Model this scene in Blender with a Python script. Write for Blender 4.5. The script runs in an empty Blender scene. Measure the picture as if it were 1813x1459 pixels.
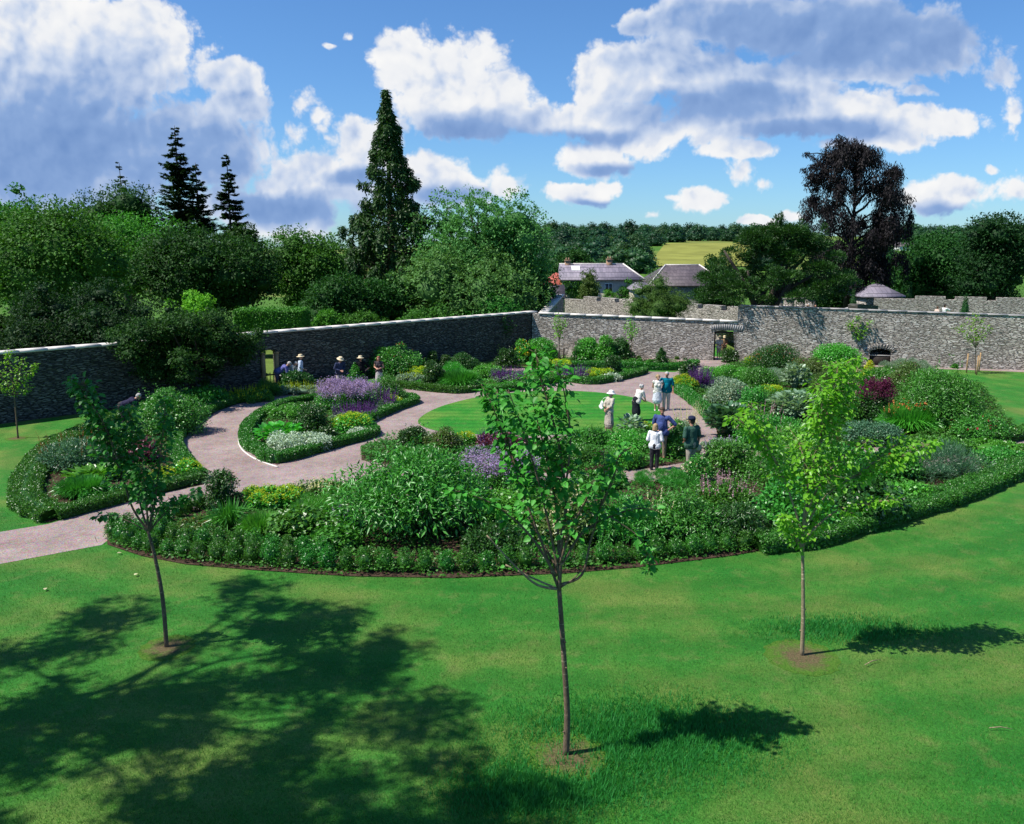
import bpy, bmesh, math, random
import numpy as np
from mathutils import Vector, Matrix
R = math.radians
scene = bpy.context.scene
col = scene.collection
rng = np.random.default_rng(7)
random.seed(7)

# ------------------------------------------------------------------ camera and survey helpers
F_PX, CAM_H, HORIZON = 1500.0, 7.3, 440.0
PITCH = math.atan((729.5 - HORIZON) / F_PX)
CP, SP = math.cos(PITCH), math.sin(PITCH)
def ray(px, py):
    x = (px - 906.5) / F_PX; v = (729.5 - py) / F_PX
    return x, CP + v * SP, -SP + v * CP
def gr(px, py, z=0.0):                       # survey: where a sight line meets the level z
    x, y, zz = ray(px, py); t = (z - CAM_H) / zz
    return Vector((x * t, y * t, z))
def at(px, py, Y):                           # survey: point of a sight line at distance Y
    x, y, zz = ray(px, py); t = Y / y
    return Vector((x * t, Y, CAM_H + zz * t))

cam = bpy.data.objects.new('camera', bpy.data.cameras.new('camera')); col.objects.link(cam)
cam.location = (0, 0, CAM_H); cam.rotation_euler = (math.pi / 2 - PITCH, 0, 0)
cam.data.sensor_width = 36; cam.data.lens = F_PX / 1813 * 36
cam.data.clip_start = 0.2; cam.data.clip_end = 9000
scene.camera = cam

SUN_AZ, SUN_EL = R(14), R(56)                # direction the light travels, measured from +X towards +Y
Ld = Vector((math.cos(SUN_AZ) * math.cos(SUN_EL), math.sin(SUN_AZ) * math.cos(SUN_EL), -math.sin(SUN_EL)))
sun = bpy.data.objects.new('sun', bpy.data.lights.new('sun', 'SUN')); col.objects.link(sun)
sun.rotation_euler = Ld.to_track_quat('-Z', 'Y').to_euler(); sun.location = (-30, 0, 60)
sun.data.energy = 5.0; sun.data.angle = R(0.5); sun.data.color = (1.0, 0.955, 0.88)
scene.view_settings.view_transform = 'Standard'; scene.view_settings.look = 'None'
scene.view_settings.exposure = 0.5; scene.view_settings.gamma = 1.0
scene.cycles.max_bounces = 6; scene.cycles.diffuse_bounces = 3; scene.cycles.glossy_bounces = 2
scene.cycles.transmission_bounces = 3; scene.cycles.transparent_max_bounces = 4
scene.cycles.sample_clamp_indirect = 4.0

# ------------------------------------------------------------------ object helpers
def tag(o, label=None, cat=None, group=None, kind=None):
    if label: o['label'] = label
    if cat: o['category'] = cat
    if group: o['group'] = group
    if kind: o['kind'] = kind
    return o
def empty(name, loc=(0, 0, 0), rz=0.0):
    o = bpy.data.objects.new(name, None); col.objects.link(o)
    o.location = loc; o.rotation_euler = (0, 0, rz); o.empty_display_size = 0.2
    return o
def link(name, me, mat=None, parent=None, loc=None):
    o = bpy.data.objects.new(name, me); col.objects.link(o)
    if mat is not None:
        for m in (mat if isinstance(mat, (list, tuple)) else [mat]): me.materials.append(m)
    if parent is not None: o.parent = parent
    if loc is not None: o.location = loc
    return o
def mesh_np(name, V, Fc, attr=None, smooth=False, midx=None):
    """V (n,3); Fc list of (m,k) index arrays; attr per-vertex float called v"""
    me = bpy.data.meshes.new(name)
    V = np.asarray(V, np.float32)
    me.vertices.add(len(V)); me.vertices.foreach_set('co', V.ravel())
    Fc = [np.asarray(f, np.int32) for f in (Fc if isinstance(Fc, list) else [Fc]) if len(f)]
    loops = np.concatenate([f.ravel() for f in Fc]); tot = np.concatenate([np.full(len(f), f.shape[1], np.int32) for f in Fc])
    st = np.concatenate([[0], np.cumsum(tot)[:-1]]).astype(np.int32)
    me.loops.add(len(loops)); me.loops.foreach_set('vertex_index', loops)
    me.polygons.add(len(tot)); me.polygons.foreach_set('loop_start', st); me.polygons.foreach_set('loop_total', tot)
    if midx is not None: me.polygons.foreach_set('material_index', np.asarray(midx, np.int32))
    if smooth: me.polygons.foreach_set('use_smooth', np.ones(len(tot), bool))
    if attr is not None:
        a = me.attributes.new('v', 'FLOAT', 'POINT'); a.data.foreach_set('value', np.asarray(attr, np.float32))
    me.update(calc_edges=True); me.validate()
    return me
def copy_tree(o, parent=None):
    c = o.copy(); col.objects.link(c); c.parent = parent
    for ch in o.children: copy_tree(ch, c)
    return c
def sheet(name, pts, z, mat, kind='structure'):
    me = bpy.data.meshes.new(name); bm = bmesh.new()
    vs = [bm.verts.new((p[0], p[1], z)) for p in pts]
    f = bm.faces.new(vs); f.normal_update()
    if f.normal.z < 0: f.normal_flip()
    bmesh.ops.triangulate(bm, faces=bm.faces[:]); bm.to_mesh(me); bm.free()
    o = link(name, me, mat); o['kind'] = kind
    return o
def smooth_closed(pts, n=4):
    """Catmull-Rom through a closed list of points"""
    P = [Vector((p[0], p[1], 0)) for p in pts]; out = []
    for i in range(len(P)):
        a, b, c, d = P[i - 1], P[i], P[(i + 1) % len(P)], P[(i + 2) % len(P)]
        for k in range(n):
            t = k / n
            out.append(0.5 * ((2 * b) + (c - a) * t + (2 * a - 5 * b + 4 * c - d) * t * t + (3 * b - a - 3 * c + d) * t ** 3))
    return out
def smooth_open(pts, n=5):
    P = [Vector(p) for p in pts]; out = []
    for i in range(len(P) - 1):
        a, b, c, d = P[max(i - 1, 0)], P[i], P[i + 1], P[min(i + 2, len(P) - 1)]
        for k in range(n):
            t = k / n
            out.append(0.5 * ((2 * b) + (c - a) * t + (2 * a - 5 * b + 4 * c - d) * t * t + (3 * b - a - 3 * c + d) * t ** 3))
    out.append(P[-1]); return out
def resample(P, step):
    L = [0.0]
    for a, b in zip(P, P[1:]): L.append(L[-1] + (b - a).length)
    n = max(2, int(L[-1] / step) + 1); out = []; j = 0
    for i in range(n):
        s = L[-1] * i / (n - 1)
        while j < len(L) - 2 and L[j + 1] < s: j += 1
        t = (s - L[j]) / max(1e-6, L[j + 1] - L[j]); out.append(P[j].lerp(P[j + 1], min(1, t)))
    return out
def nrm(a): return a / np.maximum(np.linalg.norm(a, axis=1, keepdims=True), 1e-9)

# ------------------------------------------------------------------ materials
def newmat(name):
    m = bpy.data.materials.new(name); m.use_nodes = True
    nt = m.node_tree; nt.nodes.clear()
    out = nt.nodes.new('ShaderNodeOutputMaterial')
    return m, nt, out
def N(nt, typ, **kw):
    n = nt.nodes.new(typ)
    for k, v in kw.items():
        if k.startswith('i_'): n.inputs[k[2:].replace('_', ' ')].default_value = v
        else: setattr(n, k, v)
    return n
def ramp(nt, fac, stops, interp='LINEAR'):
    r = nt.nodes.new('ShaderNodeValToRGB'); r.color_ramp.interpolation = interp
    while len(r.color_ramp.elements) < len(stops): r.color_ramp.elements.new(0.5)
    for e, (p, c) in zip(r.color_ramp.elements, stops):
        e.position = p; e.color = (*c, 1) if len(c) == 3 else c
    nt.links.new(fac, r.inputs['Fac']); return r.outputs['Color']
def mixc(nt, fac, a, b, mode='MIX'):
    m = nt.nodes.new('ShaderNodeMix'); m.data_type = 'RGBA'; m.blend_type = mode
    for sock, v in ((m.inputs[0], fac), (m.inputs[6], a), (m.inputs[7], b)):
        if isinstance(v, bpy.types.NodeSocket): nt.links.new(v, sock)
        elif isinstance(v, (int, float)): sock.default_value = v
        else: sock.default_value = (*v, 1)
    return m.outputs[2]
def noise(nt, vec, scale, detail=4, rough=0.55, dist=0.0):
    n = N(nt, 'ShaderNodeTexNoise'); n.inputs['Scale'].default_value = scale; n.inputs['Detail'].default_value = detail
    n.inputs['Roughness'].default_value = rough; n.inputs['Distortion'].default_value = dist
    if vec is not None: nt.links.new(vec, n.inputs['Vector'])
    return n.outputs['Fac']
def math_(nt, op, a, b=None, c=None, clamp=False):
    m = nt.nodes.new('ShaderNodeMath'); m.operation = op; m.use_clamp = clamp
    for i, v in enumerate((a, b, c)):
        if v is None: continue
        if isinstance(v, bpy.types.NodeSocket): nt.links.new(v, m.inputs[i])
        else: m.inputs[i].default_value = v
    return m.outputs[0]
def objco(nt, scale=(1, 1, 1), kind='Object'):
    t = N(nt, 'ShaderNodeTexCoord'); mp = N(nt, 'ShaderNodeMapping'); mp.inputs['Scale'].default_value = scale
    nt.links.new(t.outputs[kind], mp.inputs['Vector']); return mp.outputs['Vector']
def bsdf(nt, out, colr, rough=0.8, spec=0.3, bump=None, bstr=0.5, bdist=0.02):
    b = N(nt, 'ShaderNodeBsdfPrincipled'); b.inputs['Roughness'].default_value = rough
    b.inputs['Specular IOR Level'].default_value = spec
    if isinstance(colr, bpy.types.NodeSocket): nt.links.new(colr, b.inputs['Base Color'])
    else: b.inputs['Base Color'].default_value = (*colr, 1)
    if bump is not None:
        bp = N(nt, 'ShaderNodeBump'); bp.inputs['Strength'].default_value = bstr; bp.inputs['Distance'].default_value = bdist
        nt.links.new(bump, bp.inputs['Height']); nt.links.new(bp.outputs['Normal'], b.inputs['Normal'])
    nt.links.new(b.outputs[0], out.inputs['Surface']); return b
_leaf = {}
def leafmat(name, c0, c1, trans=0.22, rough=0.5, spec=0.28, c2=None):
    if name in _leaf: return _leaf[name]
    m, nt, out = newmat(name)
    a = N(nt, 'ShaderNodeAttribute', attribute_name='v')
    stops = [(0.0, c0), (0.75, c1)] + ([(0.97, c2)] if c2 else [])
    c = ramp(nt, a.outputs['Fac'], stops)
    oi = N(nt, 'ShaderNodeObjectInfo')
    hs = N(nt, 'ShaderNodeHueSaturation')
    nt.links.new(c, hs.inputs['Color'])
    nt.links.new(math_(nt, 'MULTIPLY_ADD', oi.outputs['Random'], 0.03, 0.485), hs.inputs['Hue'])
    nt.links.new(math_(nt, 'MULTIPLY_ADD', oi.outputs['Random'], 0.3, 0.85), hs.inputs['Value'])
    b = N(nt, 'ShaderNodeBsdfPrincipled'); b.inputs['Roughness'].default_value = rough; b.inputs['Specular IOR Level'].default_value = spec
    nt.links.new(hs.outputs[0], b.inputs['Base Color'])
    t = N(nt, 'ShaderNodeBsdfTranslucent')
    nt.links.new(mixc(nt, 1.0, hs.outputs[0], (1.5, 1.6, 0.7), 'MULTIPLY'), t.inputs['Color'])
    mx = N(nt, 'ShaderNodeMixShader'); mx.inputs[0].default_value = trans
    nt.links.new(b.outputs[0], mx.inputs[1]); nt.links.new(t.outputs[0], mx.inputs[2])
    nt.links.new(mx.outputs[0], out.inputs['Surface'])
    _leaf[name] = m; return m
_flat = {}
def plain(name, c, rough=0.8, spec=0.25, vary=0.18, scale=14.0, bstr=0.15):
    if name in _flat: return _flat[name]
    m, nt, out = newmat(name)
    v = objco(nt); n = noise(nt, v, scale, 5)
    lo = tuple(x * (1 - vary) for x in c); hi = tuple(min(1, x * (1 + vary)) for x in c)
    bsdf(nt, out, ramp(nt, n, [(0.3, lo), (0.7, hi)]), rough, spec, noise(nt, v, scale * 5, 3), bstr, 0.01)
    _flat[name] = m; return m

def m_lawn(name='lawn_grass', stripes=0.0, ang=0.0, lush=1.0):
    m, nt, out = newmat(name)
    v = objco(nt, kind='Object')
    big = noise(nt, v, 0.33, 5, 0.6); mid = noise(nt, v, 2.2, 4, 0.65)
    fv = objco(nt, (1, 0.55, 1)); fine = noise(nt, fv, 30, 5, 0.75); fine2 = noise(nt, fv, 95, 2, 0.7)
    c = ramp(nt, big, [(0.34, (0.022, 0.165, 0.018)), (0.48, (0.044, 0.188, 0.022)), (0.63, (0.122, 0.205, 0.038))])
    c = mixc(nt, math_(nt, 'MULTIPLY', ramp(nt, mid, [(0.52, (0, 0, 0)), (0.75, (1, 1, 1))]), 0.55), c, (0.168, 0.200, 0.060))
    c = mixc(nt, math_(nt, 'MULTIPLY', ramp(nt, mid, [(0.28, (1, 1, 1)), (0.45, (0, 0, 0))]), 0.5), c, (0.014, 0.115, 0.010))
    g = math_(nt, 'MULTIPLY', fine, fine2)
    c = mixc(nt, 1.0, c, ramp(nt, g, [(0.10, (0.34, 0.36, 0.34)), (0.25, (1.0, 1.0, 1.0)), (0.42, (1.75, 1.62, 1.6))]), 'MULTIPLY')
    if stripes:
        sv = N(nt, 'ShaderNodeTexWave'); sv.wave_type = 'BANDS'; sv.bands_direction = 'Y'
        sv.inputs['Scale'].default_value = 0.42; sv.inputs['Distortion'].default_value = 0.6; nt.links.new(v, sv.inputs['Vector'])
        c = mixc(nt, stripes, c, mixc(nt, sv.outputs['Fac'], (0.72, 0.78, 0.7), (1.2, 1.15, 1.1)), 'MULTIPLY')
    if not stripes:
        dd = N(nt, 'ShaderNodeVectorMath', operation='DISTANCE'); nt.links.new(v, dd.inputs[0]); dd.inputs[1].default_value = (1.5, 39, 0)
        sn = math_(nt, 'SINE', math_(nt, 'MULTIPLY', dd.outputs['Value'], 4.6))
        c = mixc(nt, 1.0, c, ramp(nt, math_(nt, 'MULTIPLY_ADD', sn, .5, .5), [(.25, (.90, .93, .90)), (.75, (1.07, 1.05, 1.05))]), 'MULTIPLY')
    if lush != 1.0: c = mixc(nt, 1.0, c, (0.8 * lush, 1.05 * lush, 0.8 * lush), 'MULTIPLY')
    bsdf(nt, out, c, 0.75, 0.15, math_(nt, 'ADD', fine, fine2), 0.8, 0.03)
    return m
def m_gravel():
    m, nt, out = newmat('gravel'); v = objco(nt)
    big = noise(nt, v, 0.5, 4); fine = noise(nt, v, 45, 4, 0.7)
    vo = N(nt, 'ShaderNodeTexVoronoi'); vo.inputs['Scale'].default_value = 26; nt.links.new(v, vo.inputs['Vector'])
    c = ramp(nt, big, [(0.3, (0.235, 0.178, 0.165)), (0.7, (0.320, 0.250, 0.232))])
    c = mixc(nt, 1.0, c, ramp(nt, fine, [(0.3, (0.66, 0.66, 0.68)), (0.5, (1, 1, 1)), (0.7, (1.35, 1.33, 1.3))]), 'MULTIPLY')
    c = mixc(nt, 0.35, c, vo.outputs['Color'], 'SOFT_LIGHT')
    tr = noise(nt, objco(nt, (1, 1, 1)), 2.1, 5, .7, .6)
    c = mixc(nt, 1.0, c, ramp(nt, tr, [(.30, (.78, .76, .75)), (.5, (1, 1, 1)), (.72, (1.16, 1.15, 1.13))]), 'MULTIPLY')
    bsdf(nt, out, c, 0.9, 0.15, math_(nt, 'ADD', fine, vo.outputs['Distance']), 0.7, 0.015); return m
def m_soil():
    m, nt, out = newmat('soil'); v = objco(nt)
    n = noise(nt, v, 6, 6, 0.7); f = noise(nt, v, 40, 4, 0.7)
    c = ramp(nt, n, [(0.3, (0.035, 0.022, 0.015)), (0.6, (0.085, 0.055, 0.038)), (0.75, (0.15, 0.105, 0.08))])
    c = mixc(nt, 1.0, c, ramp(nt, f, [(0.3, (0.6, 0.6, 0.6)), (0.7, (1.5, 1.5, 1.5))]), 'MULTIPLY')
    bsdf(nt, out, c, 0.95, 0.1, f, 0.9, 0.04); return m
def m_stone(name, cols, sx=2.0, sz=6.5, mortar=(0.20, 0.18, 0.16), bd=0.09, moss=0.0):
    m, nt, out = newmat(name)
    base = objco(nt)
    wob = N(nt, 'ShaderNodeTexNoise'); wob.inputs['Scale'].default_value = 1.6; wob.inputs['Detail'].default_value = 3; nt.links.new(base, wob.inputs['Vector'])
    wv = N(nt, 'ShaderNodeVectorMath', operation='MULTIPLY_ADD'); nt.links.new(wob.outputs['Color'], wv.inputs[0])
    wv.inputs[1].default_value = (0.30, 0.0, 0.085); nt.links.new(base, wv.inputs[2])
    mp = N(nt, 'ShaderNodeMapping'); mp.inputs['Scale'].default_value = (sx, 0.4, sz); nt.links.new(wv.outputs[0], mp.inputs['Vector'])
    vo = N(nt, 'ShaderNodeTexVoronoi'); vo.inputs['Scale'].default_value = 1.0; vo.inputs['Randomness'].default_value = 0.9; nt.links.new(mp.outputs[0], vo.inputs['Vector'])
    ve = N(nt, 'ShaderNodeTexVoronoi', feature='DISTANCE_TO_EDGE'); ve.inputs['Scale'].default_value = 1.0; ve.inputs['Randomness'].default_value = 0.9; nt.links.new(mp.outputs[0], ve.inputs['Vector'])
    sep = N(nt, 'ShaderNodeSeparateColor'); nt.links.new(vo.outputs['Color'], sep.inputs[0])
    k = len(cols) - 1
    c = ramp(nt, sep.outputs[0], [(i / k, cc) for i, cc in enumerate(cols)])
    fn = noise(nt, base, 9, 6, 0.7)
    c = mixc(nt, 1.0, c, ramp(nt, fn, [(0.3, (0.62, 0.62, 0.64)), (0.7, (1.3, 1.3, 1.28))]), 'MULTIPLY')
    big = noise(nt, base, 0.5, 4)
    c = mixc(nt, 1.0, c, ramp(nt, big, [(0.3, (0.8, 0.8, 0.8)), (0.7, (1.15, 1.13, 1.1))]), 'MULTIPLY')
    edge = ramp(nt, ve.outputs['Distance'], [(0.02, (0, 0, 0)), (0.13, (1, 1, 1))])
    c = mixc(nt, edge, mortar, c)
    if moss:
        c = mixc(nt, math_(nt, 'MULTIPLY', ramp(nt, noise(nt, base, 1.1, 5, 0.7), [(0.55, (0, 0, 0)), (0.72, (1, 1, 1))]), moss), c, (0.10, 0.07, 0.03))
    hgt = math_(nt, 'MULTIPLY', math_(nt, 'ADD', math_(nt, 'MULTIPLY', sep.outputs[1], 0.6), math_(nt, 'MULTIPLY_ADD', fn, 0.35, 0.35)), edge)
    bsdf(nt, out, c, 0.9, 0.15, hgt, 1.0, bd); return m
def m_slate(name, c0, c1):
    m, nt, out = newmat(name); v = objco(nt)
    br = N(nt, 'ShaderNodeTexBrick'); br.inputs['Scale'].default_value = 1.0; br.inputs['Brick Width'].default_value = 0.45; br.inputs['Row Height'].default_value = 0.28
    br.inputs['Mortar Size'].default_value = 0.015; br.inputs['Color1'].default_value = (*c0, 1); br.inputs['Color2'].default_value = (*c1, 1)
    br.inputs['Mortar'].default_value = tuple(x * 0.5 for x in c0) + (1,)
    mp = N(nt, 'ShaderNodeMapping'); mp.inputs['Rotation'].default_value = (R(50), 0, 0); nt.links.new(v, mp.inputs['Vector'])
    nt.links.new(mp.outputs[0], br.inputs['Vector'])
    n = noise(nt, v, 1.2, 5, 0.7)
    c = mixc(nt, 1.0, br.outputs['Color'], ramp(nt, n, [(0.3, (0.75, 0.75, 0.8)), (0.7, (1.25, 1.2, 1.2))]), 'MULTIPLY')
    bsdf(nt, out, c, 0.6, 0.3, br.outputs['Fac'], 0.4, 0.02); return m
def m_bark(name, c0, c1):
    m, nt, out = newmat(name); v = objco(nt, (1, 1, 0.35)); n = noise(nt, v, 22, 6, 0.7)
    w = noise(nt, objco(nt, (1, 1, 3.5)), 7, 3, 0.6)
    c = ramp(nt, n, [(0.3, c0), (0.7, c1)])
    c = mixc(nt, ramp(nt, w, [(0.62, (0, 0, 0)), (0.68, (1, 1, 1))]), c, tuple(min(1, x * 1.7) for x in c1))
    bsdf(nt, out, c, 0.85, 0.2, n, 0.7, 0.02); return m

LAWN = m_lawn(); LAWN_C = m_lawn('central_lawn_grass', 0.6, lush=1.12)
GRAVEL = m_gravel(); SOIL = m_soil()
WALL_STONE = m_stone('rubble_stone', [(0.45, 0.40, 0.345), (0.78, 0.715, 0.63), (0.56, 0.50, 0.435), (0.86, 0.80, 0.72), (0.38, 0.33, 0.285), (0.67, 0.60, 0.515)], 3.3, 15.0, moss=0.4)
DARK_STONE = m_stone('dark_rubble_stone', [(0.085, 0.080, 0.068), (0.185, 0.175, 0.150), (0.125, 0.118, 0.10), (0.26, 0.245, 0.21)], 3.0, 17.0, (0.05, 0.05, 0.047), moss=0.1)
OLD_STONE = m_stone('weathered_stone', [(0.30, 0.27, 0.25), (0.5, 0.46, 0.42), (0.36, 0.33, 0.3), (0.56, 0.52, 0.48)], 2.8, 11.0, moss=0.5)
COPING = plain('coping_stone', (0.62, 0.58, 0.53), 0.85, 0.2, 0.2, 2.5, 0.3)
GREY_COPING = plain('grey_coping', (0.30, 0.29, 0.28), 0.85, 0.2, 0.25, 2.5, 0.3)
BARK = m_bark('tree_bark', (0.035, 0.028, 0.022), (0.10, 0.08, 0.062))
BARK_Y = m_bark('young_bark', (0.075, 0.05, 0.034), (0.20, 0.145, 0.095))
BARK_P = m_bark('pale_young_bark', (0.17, 0.125, 0.075), (0.34, 0.27, 0.17))
WOOD = plain('weathered_wood', (0.34, 0.22, 0.11), 0.8, 0.2, 0.3, 9)
DARK_WOOD = plain('dark_wood', (0.03, 0.024, 0.02), 0.8, 0.2, 0.3, 9)

# ------------------------------------------------------------------ leaf and wood geometry
# templates: (side, along, normal) coordinates of one leaf, unit length
T_DIA = (np.array([(0, 0, 0), (.30, .45, .10), (0, 1, 0), (-.30, .45, .10)]), [np.array([(0, 1, 2), (0, 2, 3)])])
T_LANCE = (np.array([(0, 0, 0), (.15, .4, .06), (0, 1, -.12), (-.15, .4, .06)]), [np.array([(0, 1, 2), (0, 2, 3)])])
T_NEEDLE = (np.array([(0, 0, 0), (.045, .3, .0), (0, 1, 0), (-.045, .3, .0)]), [np.array([(0, 1, 2), (0, 2, 3)])])
T_OVATE = (np.array([(0, 0, 0), (.34, .28, .10), (.30, .62, .08), (0, 1, -.12), (-.30, .62, .08), (-.34, .28, .10), (0, .45, -.02)]),
           [np.array([(0, 1, 6), (1, 2, 6), (2, 3, 6), (3, 4, 6), (4, 5, 6), (5, 0, 6)])])
T_SPRAY = (np.array([(0, 0, 0), (.16, .25, .03), (.06, .42, 0), (.22, .62, .02), (0, 1, -.1), (-.20, .7, .02), (-.06, .5, 0), (-.18, .3, .03)]),
           [np.array([(0, 1, 2), (0, 2, 6), (0, 6, 7), (2, 3, 4), (2, 4, 6), (6, 4, 5)])])
T_STAR = (np.array([(0, 0, 0), (.28, .12, .04), (.5, .5, .0), (.2, .55, .04), (0, 1, -.05), (-.2, .55, .04), (-.5, .5, 0), (-.28, .12, .04)]),
          [np.array([(0, 1, 3), (1, 2, 3), (0, 3, 4), (0, 4, 5), (0, 5, 7), (7, 5, 6)])])
T_TUFT = (np.array([(-.35, 0, .0), (.35, 0, .0), (.5, .55, .1), (0, .8, -.08), (-.5, .5, .1)]), [np.array([(0, 1, 3), (1, 2, 3), (0, 3, 4)])])
def stamp(T, P, A, Nn, S):
    """one leaf of template T at each point"""
    tv, tf = T; n = len(P); k = len(tv)
    A = nrm(A); S = np.broadcast_to(np.asarray(S, float), (n,))
    side = nrm(np.cross(A, Nn)); up = np.cross(side, A)
    V = P[:, None, :] + S[:, None, None] * (tv[None, :, 0:1] * side[:, None, :] + tv[None, :, 1:2] * A[:, None, :] + tv[None, :, 2:3] * up[:, None, :])
    off = (np.arange(n) * k)[:, None, None]
    Fs = [(f[None] + off).reshape(-1, f.shape[1]) for f in tf]
    return V.reshape(-1, 3), Fs, k
def rdir(n): return nrm(rng.normal(size=(n, 3)))
class Soup:
    """collects triangles and quads for one mesh"""
    core = 1.0
    def __init__(s): s.V = []; s.F = []; s.a = []; s.m = []; s.n = 0
    def add(s, V, Fs, attr=None, mi=0):
        V = np.asarray(V, float)
        for f in Fs:
            if len(f): s.F.append(np.asarray(f) + s.n); s.m.append(np.full(len(f), mi))
        s.V.append(V); s.a.append(np.full(len(V), .5) if attr is None else np.asarray(attr)); s.n += len(V)
    def leaves(s, T, P, A, Nn, S, mi=0, lo=0.0, hi=1.0):
        if not len(P): return
        V, Fs, k = stamp(T, np.asarray(P, float), np.asarray(A, float), np.asarray(Nn, float), S)
        s.add(V, Fs, np.repeat(rng.uniform(lo, hi, len(P)), k), mi)
    def mesh(s, name, smooth=False):
        tri = [(f, m) for f, m in zip(s.F, s.m)]
        tri.sort(key=lambda t: t[0].shape[1])
        return mesh_np(name, np.concatenate(s.V), [f for f, _ in tri], np.concatenate(s.a), smooth, np.concatenate([m for _, m in tri]))
    def build(s, name, mats, parent=None, smooth=False, loc=None):
        return link(name, s.mesh(name, smooth), mats, parent, loc)
    def tube(s, pts, radii, seg=7, mi=0):
        pts = [Vector(p) for p in pts]; V = []; n = len(pts)
        up = Vector((0.31, 0.17, 0.93))
        for i, p in enumerate(pts):
            d = (pts[min(i + 1, n - 1)] - pts[max(i - 1, 0)])
            if d.length < 1e-6: d = Vector((0, 0, 1))
            d.normalize(); a = d.cross(up)
            if a.length < 0.05: a = d.cross(Vector((1, 0, 0)))
            a.normalize(); b = d.cross(a); r = float(radii[i]) if hasattr(radii, '__len__') else float(radii)
            for k in range(seg):
                t = 2 * math.pi * k / seg; V.append(p + r * (math.cos(t) * a + math.sin(t) * b))
        Fq = [(i * seg + k, i * seg + (k + 1) % seg, (i + 1) * seg + (k + 1) % seg, (i + 1) * seg + k) for i in range(n - 1) for k in range(seg)]
        V.append(pts[0]); V.append(pts[-1])
        Ft = [(n * seg, (k + 1) % seg, k) for k in range(seg)] + [(n * seg + 1, (n - 1) * seg + k, (n - 1) * seg + (k + 1) % seg) for k in range(seg)]
        s.add(np.array([tuple(v) for v in V]), [np.array(Fq), np.array(Ft)], None, mi)
    def box(s, lo, hi, mi=0, M=None):
        x0, y0, z0 = lo; x1, y1, z1 = hi
        V = [(x0, y0, z0), (x1, y0, z0), (x1, y1, z0), (x0, y1, z0), (x0, y0, z1), (x1, y0, z1), (x1, y1, z1), (x0, y1, z1)]
        if M is not None: V = [tuple(M @ Vector(v)) for v in V]
        s.add(V, [np.array([(0, 3, 2, 1), (4, 5, 6, 7), (0, 1, 5, 4), (1, 2, 6, 5), (2, 3, 7, 6), (3, 0, 4, 7)])], None, mi)
    def blob(s, c, r, sub=2, jit=0.12, mi=0):
        bm = bmesh.new(); bmesh.ops.create_icosphere(bm, subdivisions=sub, radius=1)
        V = np.array([tuple(v.co) for v in bm.verts]); Fc = np.array([[v.index for v in f.verts] for f in bm.faces]); bm.free()
        V = V * (1 + rng.uniform(-jit, jit, (len(V), 1)))
        s.add(V * np.asarray(r) * s.core + np.asarray(c) * (1, 1, .5 + .5 * s.core), [Fc], np.full(len(V), .2), mi)

def lump_leaves(sp, L, n, size, T=T_DIA, upb=0.5, droop=0.2, shell=0.35, rnd=0.7, mi=0, zmin=0.0, flat=0.0, lo=0.0, hi=1.0, out=0.6, clump=0.0):
    """n leaves spread over a list of lumps (cx,cy,cz,rx,ry,rz)"""
    L = np.asarray(L, float); ar = (L[:, 3] * L[:, 4] + L[:, 3] * L[:, 5] + L[:, 4] * L[:, 5])
    ix = rng.choice(len(L), n, p=ar / ar.sum()); d = rdir(n)
    d[:, 2] = np.where((d[:, 2] < -0.35) & (rng.random(n) < 0.6), -d[:, 2], d[:, 2])
    rad = 1 - shell * rng.random(n) ** 1.5 + rng.normal(0, 0.05, n)
    P = L[ix, :3] + L[ix, 3:] * d * rad[:, None]
    keep = P[:, 2] > zmin
    if clump:
        q = P * (6.283 / clump); keep &= (np.sin(q[:, 0] + 1.3 * np.sin(q[:, 2] * .7)) + np.sin(q[:, 1] * .9 + q[:, 2] * .5) + np.sin(q[:, 2] * 1.1 + q[:, 0] * .4) + rng.normal(0, .55, n)) > -.35
    P, d = P[keep], d[keep]; n = len(P)
    A = d * out + rdir(n) * rnd; A[:, 2] -= droop; A[:, 2] *= (1 - flat)
    Nn = d * 0.6 + rdir(n) * 0.45; Nn[:, 2] += upb
    S = size * rng.uniform(0.65, 1.25, n)
    sp.leaves(T, P, A, Nn, S, mi, lo, hi)
def dome_lumps(w, h, k, zc=0.0, rr=(0.22, 0.34), d=None):
    """lumps over the upper surface of a dome w wide (d deep), h high"""
    d = d or w; out = []
    for i in range(k):
        t = i * 2.399963; q = (i + 0.5) / k; el = math.asin(1 - q * 1.05) if q < 0.97 else 0
        r = rng.uniform(*rr) * min(w, d, h * 1.6); ce, se = math.cos(el), math.sin(el)
        jx = rng.normal(0, .05 * w)
        x = (w / 2 - r * .7) * ce * math.cos(t) + jx; y = (d / 2 - r * .7) * ce * math.sin(t); z = zc + max(r * .55, (h - r * .75) * max(se, 0.18) * rng.uniform(.74, 1.14))
        out.append((x, y, z, r, r, r * rng.uniform(.8, 1.05)))
    return out

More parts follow.
